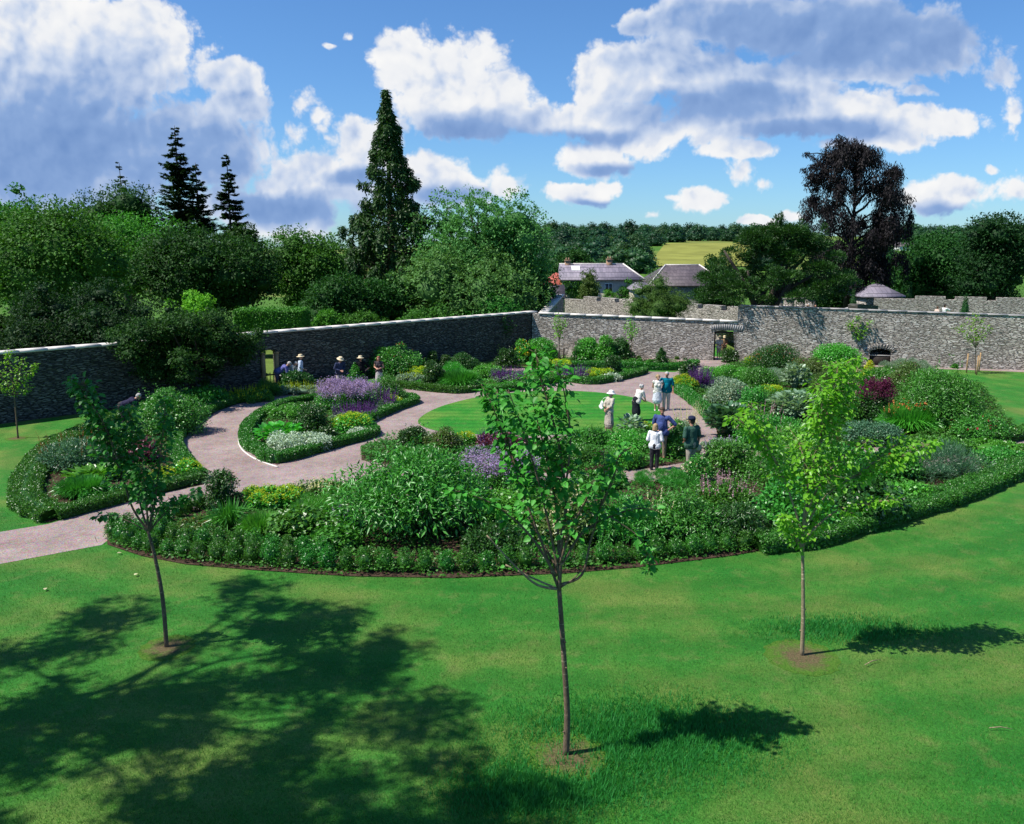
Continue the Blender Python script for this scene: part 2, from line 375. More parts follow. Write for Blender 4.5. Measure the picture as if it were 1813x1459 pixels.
# leaf colours: (dark, light)
GREENS = {
    'mid': ((0.022, 0.098, 0.010), (0.056, 0.208, 0.024)),
    'deep': ((0.012, 0.046, 0.008), (0.030, 0.100, 0.015)),
    'bright': ((0.035, 0.150, 0.014), (0.070, 0.270, 0.025)),
    'lime_tree': ((0.040, 0.115, 0.024), (0.105, 0.250, 0.060)),
    'lime': ((0.090, 0.260, 0.015), (0.180, 0.400, 0.030)),
    'yellowgreen': ((0.22, 0.32, 0.02), (0.45, 0.52, 0.04)),
    'blue': ((0.030, 0.085, 0.045), (0.070, 0.165, 0.085)),
    'grey': ((0.085, 0.150, 0.085), (0.200, 0.285, 0.185)),
    'silver': ((0.17, 0.24, 0.17), (0.34, 0.42, 0.32)),
    'box': ((0.016, 0.075, 0.009), (0.046, 0.175, 0.018)),
    'olive': ((0.040, 0.085, 0.015), (0.085, 0.150, 0.030)),
    'black': ((0.008, 0.028, 0.007), (0.020, 0.062, 0.014)),
    'purple': ((0.045, 0.012, 0.022), (0.120, 0.028, 0.058)),
    'beech': ((0.005, 0.005, 0.006), (0.014, 0.010, 0.0125)),
}
def LM(k, gloss=False, **kw):
    c = GREENS[k]; u = 1.34 if gloss else 1.0
    if gloss: kw.setdefault('spec', .45); kw.setdefault('rough', .36)
    return leafmat('leaf_' + k + ('_glossy' if gloss else '') + ('_matt' if kw.get('spec', 1) < .2 else ''), tuple(x * u for x in c[0]), tuple(x * u for x in c[1]), **kw)
def petal(name, c): return leafmat('petal_' + name, tuple(x * .75 for x in c), c, 0.3, 0.7, 0.1)
PET = {'purple': petal('purple', (0.115, 0.045, 0.20)), 'lilac': petal('lilac', (0.40, 0.28, 0.52)), 'pink': petal('pink', (0.55, 0.33, 0.38)),
       'yellow': petal('yellow', (0.62, 0.50, 0.03)), 'lime': petal('lime', (0.42, 0.50, 0.03)), 'cream': petal('cream', (0.70, 0.62, 0.40)),
       'white': petal('white', (0.72, 0.72, 0.62)), 'red': petal('red', (0.36, 0.035, 0.035)), 'orange': petal('orange', (0.58, 0.22, 0.07)),
       'wine': petal('wine', (0.16, 0.030, 0.075)), 'rust': petal('rust', (0.20, 0.075, 0.03))}

# ------------------------------------------------------------------ plants of the flower beds
def plant(name, cat, label, px, py, wpx, hpx, style, green='mid', leaf=0.07, dens=1.0, T=T_DIA, flower=None, fn=0, fs=0.03, group=None, z=0.02, Y=None, dpx=None, sp_h=0.35, lift=0.0, shoots=0):
    """a plant standing at survey point (px,py) about wpx wide and hpx high in the photograph"""
    p = gr(px, py, z) if Y is None else Vector((at(px, py, Y).x, Y, z))
    k = math.hypot(p.y, CAM_H - z) / F_PX
    w, h = wpx * k, max(0.15, hpx * k * 1.06)
    # the photographed height includes some of the depth seen from above
    d = w * 0.9 if dpx is None else dpx * k
    h = max(0.25 * h, h - d * 0.4 * CAM_H / p.y)
    p = Vector((p.x, p.y + d * 0.40, z))
    s = Soup(); s.core = .68; gm = LM(green, True)
    area = (w * d * .8 + (w + d) * h * 1.6)
    n = int(min(16000, max(160, dens * 2.6 * area / (leaf * leaf * .32))))
    fl = Soup()
    if style in ('shrub', 'rose', 'mound'):
        kk = {'shrub': 22, 'rose': 18, 'mound': 14}[style]
        L = dome_lumps(w, h, kk, d=d, rr=(0.15, 0.34) if style != 'mound' else (0.3, 0.42))
        if lift: L = [(a * (1 + .12 * (c > .5 * h)), b, max(c, h * lift + .2 * c), e, f, g * .8) for a, b, c, e, f, g in L]
        s.blob((0, 0, h * (.36 + lift * .5)), (w * .30, d * .30, h * (.38 - lift * .45)), 2, .15)
        lump_leaves(s, L, n, leaf, T, shell=.5, zmin=.01)
        if style == 'rose' or shoots:           # loose upright shoots
            m = shoots or max(6, int(w * 12))
            for i in range(m):
                a = rng.uniform(0, 6.28); r = rng.uniform(.1, .42); b = np.array([r * w * math.cos(a), r * d * math.sin(a), h * (.6 if not shoots else .95 - .9 * r * r * 2.2)]); tl = rng.uniform(.25, .55) * h * (1 if not shoots else .5)
                q = rng.random((8, 1)); P = b + q * np.array([math.cos(a) * .15, math.sin(a) * .15, 1]) * tl
                s.leaves(T, P, rdir(8) + [0, 0, .3], rdir(8) + [0, 0, .8], leaf * rng.uniform(.6, 1, 8))
        if flower:
            ix = rng.integers(len(L), size=fn); La = np.array(L); dd = rdir(fn); dd[:, 2] = np.abs(dd[:, 2]) + .15; dd = nrm(dd)
            P = La[ix, :3] + La[ix, 3:] * dd * 1.04
            for q in range(3): fl.leaves(T_TUFT, P, rdir(fn), dd + rdir(fn) * .3, fs * rng.uniform(.7, 1.3, fn))
    elif style == 'froth':            # mound with a froth of tiny flowers
        L = dome_lumps(w, h * .8, 12, d=d, rr=(.3, .42)); s.blob((0, 0, h * .3), (w * .32, d * .32, h * .3))
        lump_leaves(s, L, n, leaf, T_STAR, shell=.4, zmin=.01)
        fn = fn or int(700 * area); La = np.array(L); ix = rng.integers(len(L), size=fn); dd = rdir(fn); dd[:, 2] = np.abs(dd[:, 2]) + .2; dd = nrm(dd)
        keep = (np.sin(La[ix, 0] * 9 + La[ix, 1] * 7) + rng.normal(0, .6, fn)) > -.3
        P = (La[ix, :3] + La[ix, 3:] * dd * 1.05)[keep]; P[:, 2] += rng.random(len(P)) * .09
        fl.leaves(T_TUFT, P, rdir(len(P)), rdir(len(P)) + [0, 0, 1.], fs * rng.uniform(.6, 1.3, len(P)))
    elif style == 'spikes':           # leafy base and upright flower spikes
        L = dome_lumps(w, h * (1 - sp_h), 14, d=d, rr=(.25, .4)); s.blob((0, 0, h * .25), (w * .33, d * .33, h * .28))
        lump_leaves(s, L, n, leaf, T, shell=.5, zmin=.01, droop=-.2)
        ns = fn or int(70 * w * d) + 10
        for i in range(ns):
            a = rng.uniform(0, 6.28); r = math.sqrt(rng.random()) * .52; b = np.array([r * w * math.cos(a), r * d * math.sin(a), h * (1 - sp_h) * rng.uniform(.6, 1) * (1 - r * r)])
            ln = h * sp_h * rng.uniform(.7, 1.35); lean = np.array([math.cos(a) * r * .6, math.sin(a) * r * .6, 1.0])
            m = max(6, int(ln / (fs * .55))); q = np.linspace(.1, 1, m)[:, None]; P = b + q * lean * ln
            A = rdir(m) + [0, 0, .5]; fl.leaves(T_TUFT, P, A, rdir(m), fs * (1.25 - q[:, 0] * .75) * rng.uniform(.7, 1.2, m))
    elif style == 'cloud':            # tall stems ending in a haze of flowers
        L = dome_lumps(w, h * .75, 16, d=d, rr=(.22, .36)); s.blob((0, 0, h * .3), (w * .33, d * .33, h * .3))
        lump_leaves(s, L, n, leaf, T, shell=.5, zmin=.01)
        heads = int(20 * w * d) + 12
        for i in range(heads):
            a = rng.uniform(0, 6.28); r = math.sqrt(rng.random()) * .5; c = np.array([r * w * math.cos(a), r * d * math.sin(a), h * rng.uniform(.62, 1.0) * (1 - .5 * r * r)])
            m = fn or 60; P = c + rng.normal(size=(m, 3)) * [.075, .075, .085] * max(.7, min(w, 1.4))
            fl.leaves(T_TUFT, P, rdir(m), rdir(m) + [0, 0, .8], fs * rng.uniform(.6, 1.3, m))
    elif style == 'strap':            # strap leaves arching from the base
        m = int(130 * dens * w * d / .25) + 40
        for i in range(3):
            a = rng.uniform(0, 6.28, m); r = np.sqrt(rng.random(m)) * .3; B = np.stack([r * w * np.cos(a), r * d * np.sin(a), np.zeros(m)], 1)
            A = np.stack([np.cos(a) * .45, np.sin(a) * .45, np.ones(m)], 1) + rng.normal(0, .25, (m, 3)); A = nrm(A)
            ln = h * rng.uniform(.6, 1.1, m); s.leaves(T_NEEDLE, B, A, np.stack([np.cos(a), np.sin(a), .4 + 0 * a], 1), ln)
            tip = B + A * ln[:, None] * .62; A2 = A.copy(); A2[:, 2] -= 1.0; s.leaves(T_NEEDLE, tip, A2, rdir(m), ln * .45)
        if flower:
            a = rng.uniform(0, 6.28, fn); r = np.sqrt(rng.random(fn)) * .45; P = np.stack([r * w * np.cos(a), r * d * np.sin(a), h * rng.uniform(.85, 1.15, fn)], 1)
            for q in range(3): fl.leaves(T_TUFT, P, rdir(fn), rdir(fn) + [0, 0, .6], fs)
    elif style == 'big':              # a rosette of large leaves
        m = int(46 * dens * max(1, w * d / .5)); a = rng.uniform(0, 6.28, m); q = rng.random(m); r = .12 + .36 * rng.random(m)
        P = np.stack([r * w * np.cos(a), r * d * np.sin(a), h * (.25 + .6 * q * (1 - r))], 1)
        A = np.stack([np.cos(a), np.sin(a), .35 + .9 * (q - .4)], 1) + rng.normal(0, .25, (m, 3))
        s.blob((0, 0, h * .25), (w * .22, d * .22, h * .28)); s.leaves(T_OVATE, P, A, np.stack([np.cos(a) * .2, np.sin(a) * .2, np.ones(m)], 1) + rng.normal(0, .25, (m, 3)), leaf * rng.uniform(.7, 1.25, m))
    elif style == 'feather':          # feathery, needle-like shoots
        L = dome_lumps(w, h, 26, d=d, rr=(.18, .28)); s.blob((0, 0, h * .25), (w * .24, d * .24, h * .26))
        lump_leaves(s, L, int(n * 3.0), leaf, T_NEEDLE, shell=.5, zmin=.01, droop=-.35, out=.9, rnd=.5)
    elif style == 'cone':
        L = []
        for i in range(26):
            q = (i + .5) / 26; a = i * 2.4; rr = w * .5 * (1 - q) ** .7 + .03 * w; L.append((rr * .62 * math.cos(a), rr * .62 * math.sin(a), q * h * .95 + .02, rr * .5 + .04 * w, rr * .5 + .04 * w, h * .09 + rr * .2))
        s.blob((0, 0, h * .4), (w * .24, d * .24, h * .42)); lump_leaves(s, L, n, leaf, T, shell=.5, zmin=.01)
        if flower:
            La = np.array(L); ix = rng.integers(len(L), size=fn); dd = rdir(fn); P = La[ix, :3] + La[ix, 3:] * dd * 1.05
            for q in range(2): fl.leaves(T_TUFT, P, rdir(fn), dd, fs)
    if fl.n:
        root = empty(name, p); s.build('foliage', gm, root); fl.build('flowers', PET[flower], root)
    else:
        root = s.build(name, gm, None, loc=p)
    root.rotation_euler.z = 0
    tag(root, label, cat, group)
    return root

def hedge(name, label, pxpts, width, height, green='box', leaf=0.05, dens=1.0, closed=False, group=None, inset=None):
    """a clipped low hedge along surveyed ground points"""
    P = [gr(*q) if len(q) == 2 else Vector(q) for q in pxpts]
    if closed: P = smooth_closed(P, 6); P.append(P[0].copy())
    else: P = smooth_open(P, 6)
    P = resample(P, 0.18); o = P[0].copy(); s = Soup()
    pts = np.array([tuple(p - o) for p in P]); n = len(pts)
    tan = np.gradient(pts, axis=0); tan[:, 2] = 0; tan = nrm(tan); nor = np.stack([-tan[:, 1], tan[:, 0], 0 * tan[:, 0]], 1)
    # the body of the hedge
    cs = [(-.42, 0.0), (-.44, .6), (-.30, .88), (.30, .88), (.44, .6), (.42, 0.0)]; V = []
    for i in range(n):
        wj = width * (1 + .10 * math.sin(i * 1.7) + rng.normal(0, .05)); hj = height * (1 + .06 * math.sin(i * 1.1 + 2) + rng.normal(0, .04))
        for (a, b) in cs: V.append(pts[i] + nor[i] * a * wj + np.array([0, 0, b * hj]))
    c = len(cs); Fq = [(i * c + k, i * c + k + 1, (i + 1) * c + k + 1, (i + 1) * c + k) for i in range(n - 1) for k in range(c - 1)]
    cap = [(0, 1, 2, 3), (0, 3, 4, 5)]; Fq += [tuple(x) for x in cap] + [tuple((n - 1) * c + k for k in reversed(x)) for x in cap]
    s.add(np.array(V), [np.array(Fq)], np.full(len(V), .15))
    length = (n - 1) * .18; m = int(dens * length * (width + 2 * height) * 2.3 / (leaf * leaf * .33))
    i = rng.integers(0, n, m); u = rng.uniform(-.09, .09, m); ang = rng.uniform(-.25, math.pi + .25, m)
    e = 0.55; ca, sa = np.cos(ang), np.sin(ang)
    bump = 1 + .10 * np.sin(i * .75 + np.sin(i * .31) * 3) + rng.normal(0, .06, m)
    x = np.sign(ca) * np.abs(ca) ** e * width * .5 * bump; z = np.maximum(.03, height * (.45 + .52 * np.sign(sa) * np.abs(sa) ** e * bump))
    Q = pts[i] + nor[i] * x[:, None] + tan[i] * u[:, None]; Q[:, 2] = z
    outw = nor[i] * ca[:, None] + np.array([0, 0, 1.0]) * sa[:, None]
    s.leaves(T_DIA, Q, outw * .5 + rdir(m) * .8, outw * .6 + rdir(m) * .5 + [0, 0, .35], leaf * rng.uniform(.7, 1.3, m))
    ob = s.build(name, LM(green, True), None, loc=o); tag(ob, label, 'hedge', group); return ob

# ------------------------------------------------------------------ trees
def limb_pts(a, b, sag=0.1, k=5, jit=0.05):
    a, b = Vector(a), Vector(b); L = (b - a).length; out = []
    for i in range(k + 1):
        t = i / k; p = a.lerp(b, t); p.z += sag * L * math.sin(math.pi * t) * .6
        if 0 < i < k: p += Vector(rng.normal(0, jit * L * .4, 3).tolist())
        out.append(p)
    return out
def terrain_h(x, y):
    def ss(a, b, v):
        t = min(1, max(0, (v - a) / (b - a))); return t * t * (3 - 2 * t)
    h = -3.2 * ss(80, 115, y) + 3.5 * ss(190, 350, y) + 8.0 * ss(330, 520, y) + 10 * ss(500, 900, y) + 3 * ss(900, 1500, y)
    h *= (.12 + .88 * ss(-.16, .0, x / max(y, 1))) if h > 0 else 1
    h += ss(250, 700, y) * (2.0 * math.sin(x * .006 + 1.0) + 1.3 * math.sin(x * .017 + y * .01))
    h += ss(-20, -120, x) * 2.0 * ss(20, 60, y) if y > 20 else 0
    return h
def tree_frame(px, top, wpx, Y, base=None):
    p = at(px, top, Y); z0 = terrain_h(p.x, Y) if base is None else base
    return p.x, z0, p.z - z0, wpx * (Y / CP) / F_PX
def broadleaf(name, label, px, top, wpx, Y, green='mid', n=24000, leaf=0.24, k=46, crown_lo=0.18, base=None, gaps=0.0, group=None, limbs=9, cat='tree', wide=0.75, T=T_DIA, depth=None, rr=(.16, .27), droop=.2, trunk_mat=None, lean=0, top_flat=.0):
    x, z0, H, W = tree_frame(px, top, wpx, Y, base)
    root = empty(name, (x, Y, z0)); tag(root, label, cat, group)
    zc0, zc1 = H * crown_lo, H; ch = zc1 - zc0; D = depth or W * wide
    L = []
    for i in range(k):
        d = rdir(1)[0]; rad = (rng.uniform(.55, 1.0) if i % 5 else rng.uniform(.92, 1.05)) if i > k * .2 else rng.uniform(0, .6)
        r = rng.uniform(rr[0] * .8, rr[1] * 1.1) * min(W, ch * 1.25) * (.7 if rad > 1 else 1); zz = d[2] * rad
        wid = 1.0 - top_flat * max(0, zz)
        c = (d[0] * rad * (W / 2 - r * .75) * wid + lean * (zz + 1) * W * .1, d[1] * rad * (D / 2 - r * .6), zc0 + ch * .48 + zz * (ch * .52 - r * .8))
        if c[2] < r * .5: c = (c[0], c[1], r * .5)
        L.append((*c, r, r, r * rng.uniform(.72, .95)))
    s = Soup(); mat = LM(green, rough=.6, spec=.16)
    for (cx, cy, cz, a, b, c) in L[:int(len(L) * (1 - gaps))]:
        s.blob((cx, cy, cz - c * .1), (a * .5, b * .5, c * .48), 1, .2)
    lump_leaves(s, L, int(n * 1.5), leaf, T, shell=.6, droop=droop, zmin=H * .02, clump=max(leaf * 4.2, W * .075))
    # loose twigs that break the outline
    La = np.array(L); m = n // 34; ix = rng.integers(len(L), size=m); d = rdir(m); d[:, 2] = np.where(d[:, 2] < -.2, -d[:, 2], d[:, 2])
    P = La[ix, :3] + La[ix, 3:] * d * rng.uniform(1.0, 1.16, (m, 1)); P = P[P[:, 2] > H * .03]
    s.leaves(T, P, rdir(len(P)) + [0, 0, -.2], rdir(len(P)) + [0, 0, .7], leaf * rng.uniform(.6, 1.1, len(P)))
    s.build('crown', mat, root)
    t = Soup(); r0 = max(.12, W * .022)
    topz = zc0 + ch * .6; t.tube(limb_pts((0, 0, -.2), (lean * W * .08, 0, topz), 0, 6, .03), np.linspace(r0 * 1.25, r0 * .35, 7), 8)
    for i in range(limbs):
        c = L[rng.integers(len(L))]; z = zc0 * .8 + ch * rng.uniform(0, .4); t.tube(limb_pts((0, 0, min(z, topz * .9)), c[:3], .12, 4), np.linspace(r0 * .5, r0 * .12, 5), 5)
    t.build('trunk', trunk_mat or BARK, root, True)
    return root
def fir(name, label, px, top, wpx, Y, green='black', levels=30, group=None, lo=0.12, per=9, nl=70, leaf=0.72):
    x, z0, H, W = tree_frame(px, top, wpx, Y); root = empty(name, (x, Y, z0)); tag(root, label, 'tree', group)
    s = Soup(); t = Soup(); t.tube([(0, 0, -.2), (0, 0, H * .5), (0.05, 0, H)], [W * .03 + .1, W * .018 + .05, .02], 8)
    for i in range(levels):
        q = (i + rng.random() * .6) / levels; z = H * (lo + (1 - lo) * q); Lb = W / 2 * (1 - q) ** .85 * rng.uniform(.8, 1.1) + .15
        for b in range(per if q < .8 else 5):
            a = rng.uniform(0, 6.28); z = H * (lo + (1 - lo) * q) + rng.uniform(-.6, .6) * H * (1 - lo) / levels; l = Lb * rng.uniform(.55, 1.2); dx, dy = math.cos(a), math.sin(a)
            u = np.sort(rng.random(nl) ** .8); zz = z + l * (-.34 * u + .42 * u * u)
            B = np.stack([dx * l * u, dy * l * u, zz], 1)
            sd = rng.choice([-1, 1], nl) * rng.uniform(.3, 1.0, nl); A = np.stack([dx + -dy * sd, dy + dx * sd, rng.normal(.05, .25, nl)], 1)
            s.leaves(T_SPRAY, B, A, rdir(nl) * .35 + [0, 0, 1], leaf * (1.1 - .5 * u) * rng.uniform(.7, 1.15, nl) * min(1, .4 + l / 2.2))
            t.tube([(0, 0, z), (dx * l * .5, dy * l * .5, z - l * .09), (dx * l * .95, dy * l * .95, z + l * .03)], [.05, .03, .01], 4)
    s.build('crown', LM(green), root); t.build('trunk', BARK, root, True); return root

# ------------------------------------------------------------------ ground
def build_ground():
    def spaced(a, b, st, g, far):
        v = list(np.arange(a, b, st)); d = st
        while v[-1] < far: d *= g; v.append(v[-1] + d)
        return v
    ys = [-400, -150, -60] + spaced(-30, 130, 4, 1.12, 6500)
    xh = spaced(0, 60, 4, 1.13, 5200); xs = [-x for x in reversed(xh[1:])] + xh
    V = [(x, y, terrain_h(x, y) - 0.03) for y in ys for x in xs]; nx = len(xs)
    Fq = [(j * nx + i, j * nx + i + 1, (j + 1) * nx + i + 1, (j + 1) * nx + i) for j in range(len(ys) - 1) for i in range(nx - 1)]
    m, nt, out = newmat('meadow'); v = objco(nt)
    vo = N(nt, 'ShaderNodeTexVoronoi'); vo.inputs['Scale'].default_value = 0.008; nt.links.new(v, vo.inputs['Vector'])
    sep = N(nt, 'ShaderNodeSeparateColor'); nt.links.new(vo.outputs['Color'], sep.inputs[0])
    c = ramp(nt, sep.outputs[0], [(0, (0.05, 0.13, 0.02)), (.5, (0.08, 0.17, 0.025)), (1, (0.17, 0.19, 0.05))])
    n = noise(nt, v, 0.4, 6, .7)
    c = mixc(nt, 1.0, c, ramp(nt, n, [(.3, (.7, .7, .7)), (.7, (1.25, 1.25, 1.2))]), 'MULTIPLY')
    bsdf(nt, out, c, .9, .1, noise(nt, v, 9, 4, .7), .6, .08)
    o = link('ground', mesh_np('ground', V, [np.array(Fq)], smooth=True), m); o['kind'] = 'structure'
build_ground()
sheet('lawn', [(-45, -20), (60, -20), (60, 49.5), (31, 51.6), (2.3, 58.6), (-21.64 - 13.2, 35.47 - 13.5)], 0.0, LAWN)
# lawn beyond the doorway, and the raised terrace behind the tall wall
sheet('terrace', [(15.6, 56.3), (60, 45), (75, 84), (16.2, 79)], 1.35, LAWN)
sheet('far_lawn', [(1.9, 59.4), (15.2, 56.2), (16.0, 84), (3.0, 84)], 0.0, LAWN_C)
sheet('far_path', [(11.5, 57.0), (15.0, 56.0), (15.2, 57.5), (13.3, 58.2)], 0.006, GRAVEL)
sheet('far_path', [(15.7, 66), (15.9, 75), (8.0, 77.5), (8.0, 74.5), (14.0, 72.5)], 0.006, GRAVEL)

PX = lambda L: [gr(*q) for q in L]
# gravel: the ring walks and their arms
gravel_px = [(-60, 1010), (180, 965), (200, 950), (300, 925), (430, 885), (520, 875), (620, 870), (700, 865), (850, 865), (1000, 868), (1180, 868), (1330, 864), (1500, 855), (1680, 838), (1900, 812),
             (1900, 765), (1790, 775), (1600, 778), (1400, 780), (1290, 780), (1275, 745), (1258, 732), (1220, 704), (1196, 690), (1240, 668), (1300, 645), (1330, 640), (1262, 636), (1232, 648), (1195, 659), (1105, 657), (1000, 652), (880, 652), (760, 668), (690, 676), (620, 680), (560, 686),
             (500, 697), (430, 712), (380, 730), (340, 755), (320, 775), (316, 795), (335, 830), (362, 858), (290, 873), (200, 895), (85, 928), (-60, 952)]
sheet('gravel_path', PX(gravel_px), 0.004, GRAVEL)
sheet('wall_path', PX([(1240, 645), (1330, 643), (1560, 650), (1900, 662), (1900, 657), (1560, 643), (1330, 639), (1262, 636), (1100, 632), (960, 631), (960, 634), (1100, 636)]), 0.010, GRAVEL)
sheet('central_lawn', smooth_closed([gr(*q) for q in [(740, 745), (762, 728), (800, 714), (860, 701), (945, 693), (1030, 693), (1100, 700), (1150, 712), (1172, 728), (1165, 745), (1120, 760), (1050, 768), (945, 771), (860, 770), (800, 767), (755, 758)]], 5), 0.012, LAWN_C)
BED_L = [(360, 858), (335, 830), (316, 795), (320, 775), (340, 755), (380, 730), (430, 712), (500, 697), (560, 684), (640, 672), (690, 668), (640, 664), (560, 668), (460, 690), (380, 700), (300, 715), (220, 738), (150, 765), (80, 800), (40, 850), (25, 885), (45, 910), (85, 926), (120, 915), (200, 893), (290, 872)]
BED_M = [(427, 780), (430, 763), (440, 750), (460, 735), (500, 718), (560, 706), (650, 699), (742, 711), (700, 730), (655, 748), (645, 757), (668, 773), (600, 793), (490, 823), (455, 806), (434, 793)]
BED_N = [(704, 686), (760, 693), (812, 697), (846, 692), (875, 700), (940, 686), (997, 676), (1054, 680), (1122, 668), (1143, 660), (1100, 656), (1000, 655), (880, 660), (800, 668), (740, 676)]
BED_O = [(620, 668), (700, 664), (780, 660), (880, 648), (990, 648), (1105, 653), (1200, 655), (1233, 647), (1180, 640), (1050, 635), (960, 635), (900, 640), (800, 655), (700, 660)]
BED_R = [(1190, 690), (1214, 704), (1250, 733), (1266, 750), (1275, 795), (1400, 798), (1600, 790), (1790, 786), (1813, 775), (1770, 730), (1740, 690), (1660, 665), (1560, 656), (1400, 652), (1310, 648), (1240, 668)]
BED_I = [(640, 790), (700, 778), (735, 772), (800, 775), (900, 784), (1000, 782), (1090, 768), (1150, 752), (1180, 765), (1225, 770), (1240, 815), (1130, 832), (1000, 838), (880, 836), (740, 832), (640, 815)]
BED_F = [(190, 945), (290, 915), (345, 900), (390, 890), (430, 870), (520, 862), (600, 858), (700, 850), (850, 850), (1000, 853), (1180, 853), (1330, 849), (1500, 841), (1680, 826), (1900, 802), (1920, 795), (1793, 845), (1700, 887), (1500, 947), (1300, 984), (1130, 1005), (1000, 1016), (800, 1024), (620, 1021), (450, 1010), (330, 1000), (250, 985), (190, 965)]
for i, b in enumerate((BED_L, BED_M, BED_N, BED_O, BED_R, BED_I, BED_F)):
    sheet('flower_bed', PX(b), 0.018 + i * .0, SOIL)
# worn rings round the young trees
def m_worn():
    m, nt, out = newmat('worn_grass'); t = N(nt, 'ShaderNodeTexCoord'); g = N(nt, 'ShaderNodeVectorMath', operation='DISTANCE'); gz = N(nt, 'ShaderNodeVectorMath', operation='MULTIPLY'); nt.links.new(t.outputs['Generated'], gz.inputs[0]); gz.inputs[1].default_value = (1, 1, 0); nt.links.new(gz.outputs[0], g.inputs[0]); g.inputs[1].default_value = (.5, .5, 0)
    v = t.outputs['Object']; f = noise(nt, v, 30, 5, .75); n = noise(nt, v, 5, 5, .7)
    c = ramp(nt, f, [(.3, (.055, .045, .022)), (.55, (.13, .10, .05)), (.75, (.24, .19, .11))])
    k = math_(nt, 'ADD', g.outputs['Value'], math_(nt, 'MULTIPLY_ADD', n, .9, -.45))
    c = mixc(nt, ramp(nt, k, [(.14, (0, 0, 0)), (.42, (1, 1, 1))]), c, ramp(nt, f, [(.3, (.035, .085, .010)), (.5, (.062, .150, .016)), (.7, (.13, .20, .04))]))
    bsdf(nt, out, c, .9, .1, f, .8, .03); return m
WORN = m_worn()
for (px, py, r) in ((1003, 1340, .60), (1420, 1163, .66), (296, 1147, .5), (30, 776, .4)):
    c = gr(px, py); sheet('bare_soil', [(c.x + r * math.cos(t * math.pi / 24) * (1 + .12 * math.sin(t * 1.7) * rng.random()), c.y + r * math.sin(t * math.pi / 24) * (1 + .12 * rng.random()), 0) for t in range(48)], .005, WORN)

# lawn blades in the near part of the garden
def grass():
    s = Soup(); n = 230000
    y = 9.5 + 14 * rng.random(n) ** 1.25; x = rng.uniform(-.68, .68, n) * y
    P = np.stack([x, y, np.zeros(n)], 1)
    bed = np.array([(p.x, p.y) for p in PX(BED_F + [])]); 
    from mathutils.geometry import intersect_point_line
    def inside(poly, x, y):
        c = np.zeros(len(x), bool); j = len(poly) - 1
        for i in range(len(poly)):
            xi, yi = poly[i]; xj, yj = poly[j]
            hit = ((yi > y) != (yj > y)) & (x < (xj - xi) * (y - yi) / (yj - yi + 1e-12) + xi); c ^= hit; j = i
        return c
    gp = np.array([(p.x, p.y) for p in PX(gravel_px)]); lb = np.array([(p.x, p.y) for p in PX(BED_L)])
    keep = ~(inside(bed, x, y) | inside(gp, x, y) | inside(lb, x, y))
    for (px, py, r) in ((1003, 1340, .6), (1420, 1163, .6), (296, 1147, .4)):
        c = gr(px, py); keep &= ~((np.hypot(x - c.x, y - c.y) < r) & (rng.random(n) < .8))
    P = P[keep]; n = len(P)
    # long lush patches beside the young trees
    ht = np.full(n, .042); lush = np.zeros(n)
    for (px, py, rx, ry) in ((1130, 1300, 1.9, 1.1), (1500, 1115, 1.7, .6), (960, 1400, 1.2, .6)):
        c = gr(px, py); q = ((P[:, 0] - c.x) / rx) ** 2 + ((P[:, 1] - c.y) / ry) ** 2; lush += np.exp(-q)
    A = rdir(n) * .55; A[:, 2] = 1
    tv = (np.array([(-.07, 0, 0), (.07, 0, 0), (0, 1, .1)]), [np.array([(0, 1, 2)])])
    s.leaves(tv, P, A, rdir(n), ht * rng.uniform(.5, 1.4, n))
    o = s.build('grass', leafmat('leaf_grass', (0.026, 0.150, 0.016), (0.060, 0.225, 0.028), .25, .6, .2, (0.17, 0.21, 0.06)))
    tag(o, 'short mown grass of the lawn in front of the flower beds', 'grass', kind='stuff')
    kp = rng.random(n) < np.minimum(1, lush * 1.1); i = np.repeat(np.nonzero(kp & (lush > .12))[0], 3); s = Soup(); m = len(i); Q = P[i] + np.concatenate([rng.normal(0, .05, (m, 2)), np.zeros((m, 1))], 1)
    A = rdir(m) * .6; A[:, 2] = 1; s.leaves(tv, Q, A, rdir(m), (.05 + .075 * np.minimum(1, lush[i])) * rng.uniform(.5, 1.3, m))
    o = s.build('long_grass', leafmat('leaf_lush_grass', (0.018, 0.150, 0.020), (0.042, 0.270, 0.050), .35, .5, .3))
    tag(o, 'longer lush blue-green grass growing beside the trunks of the young trees', 'grass', kind='stuff')
grass()

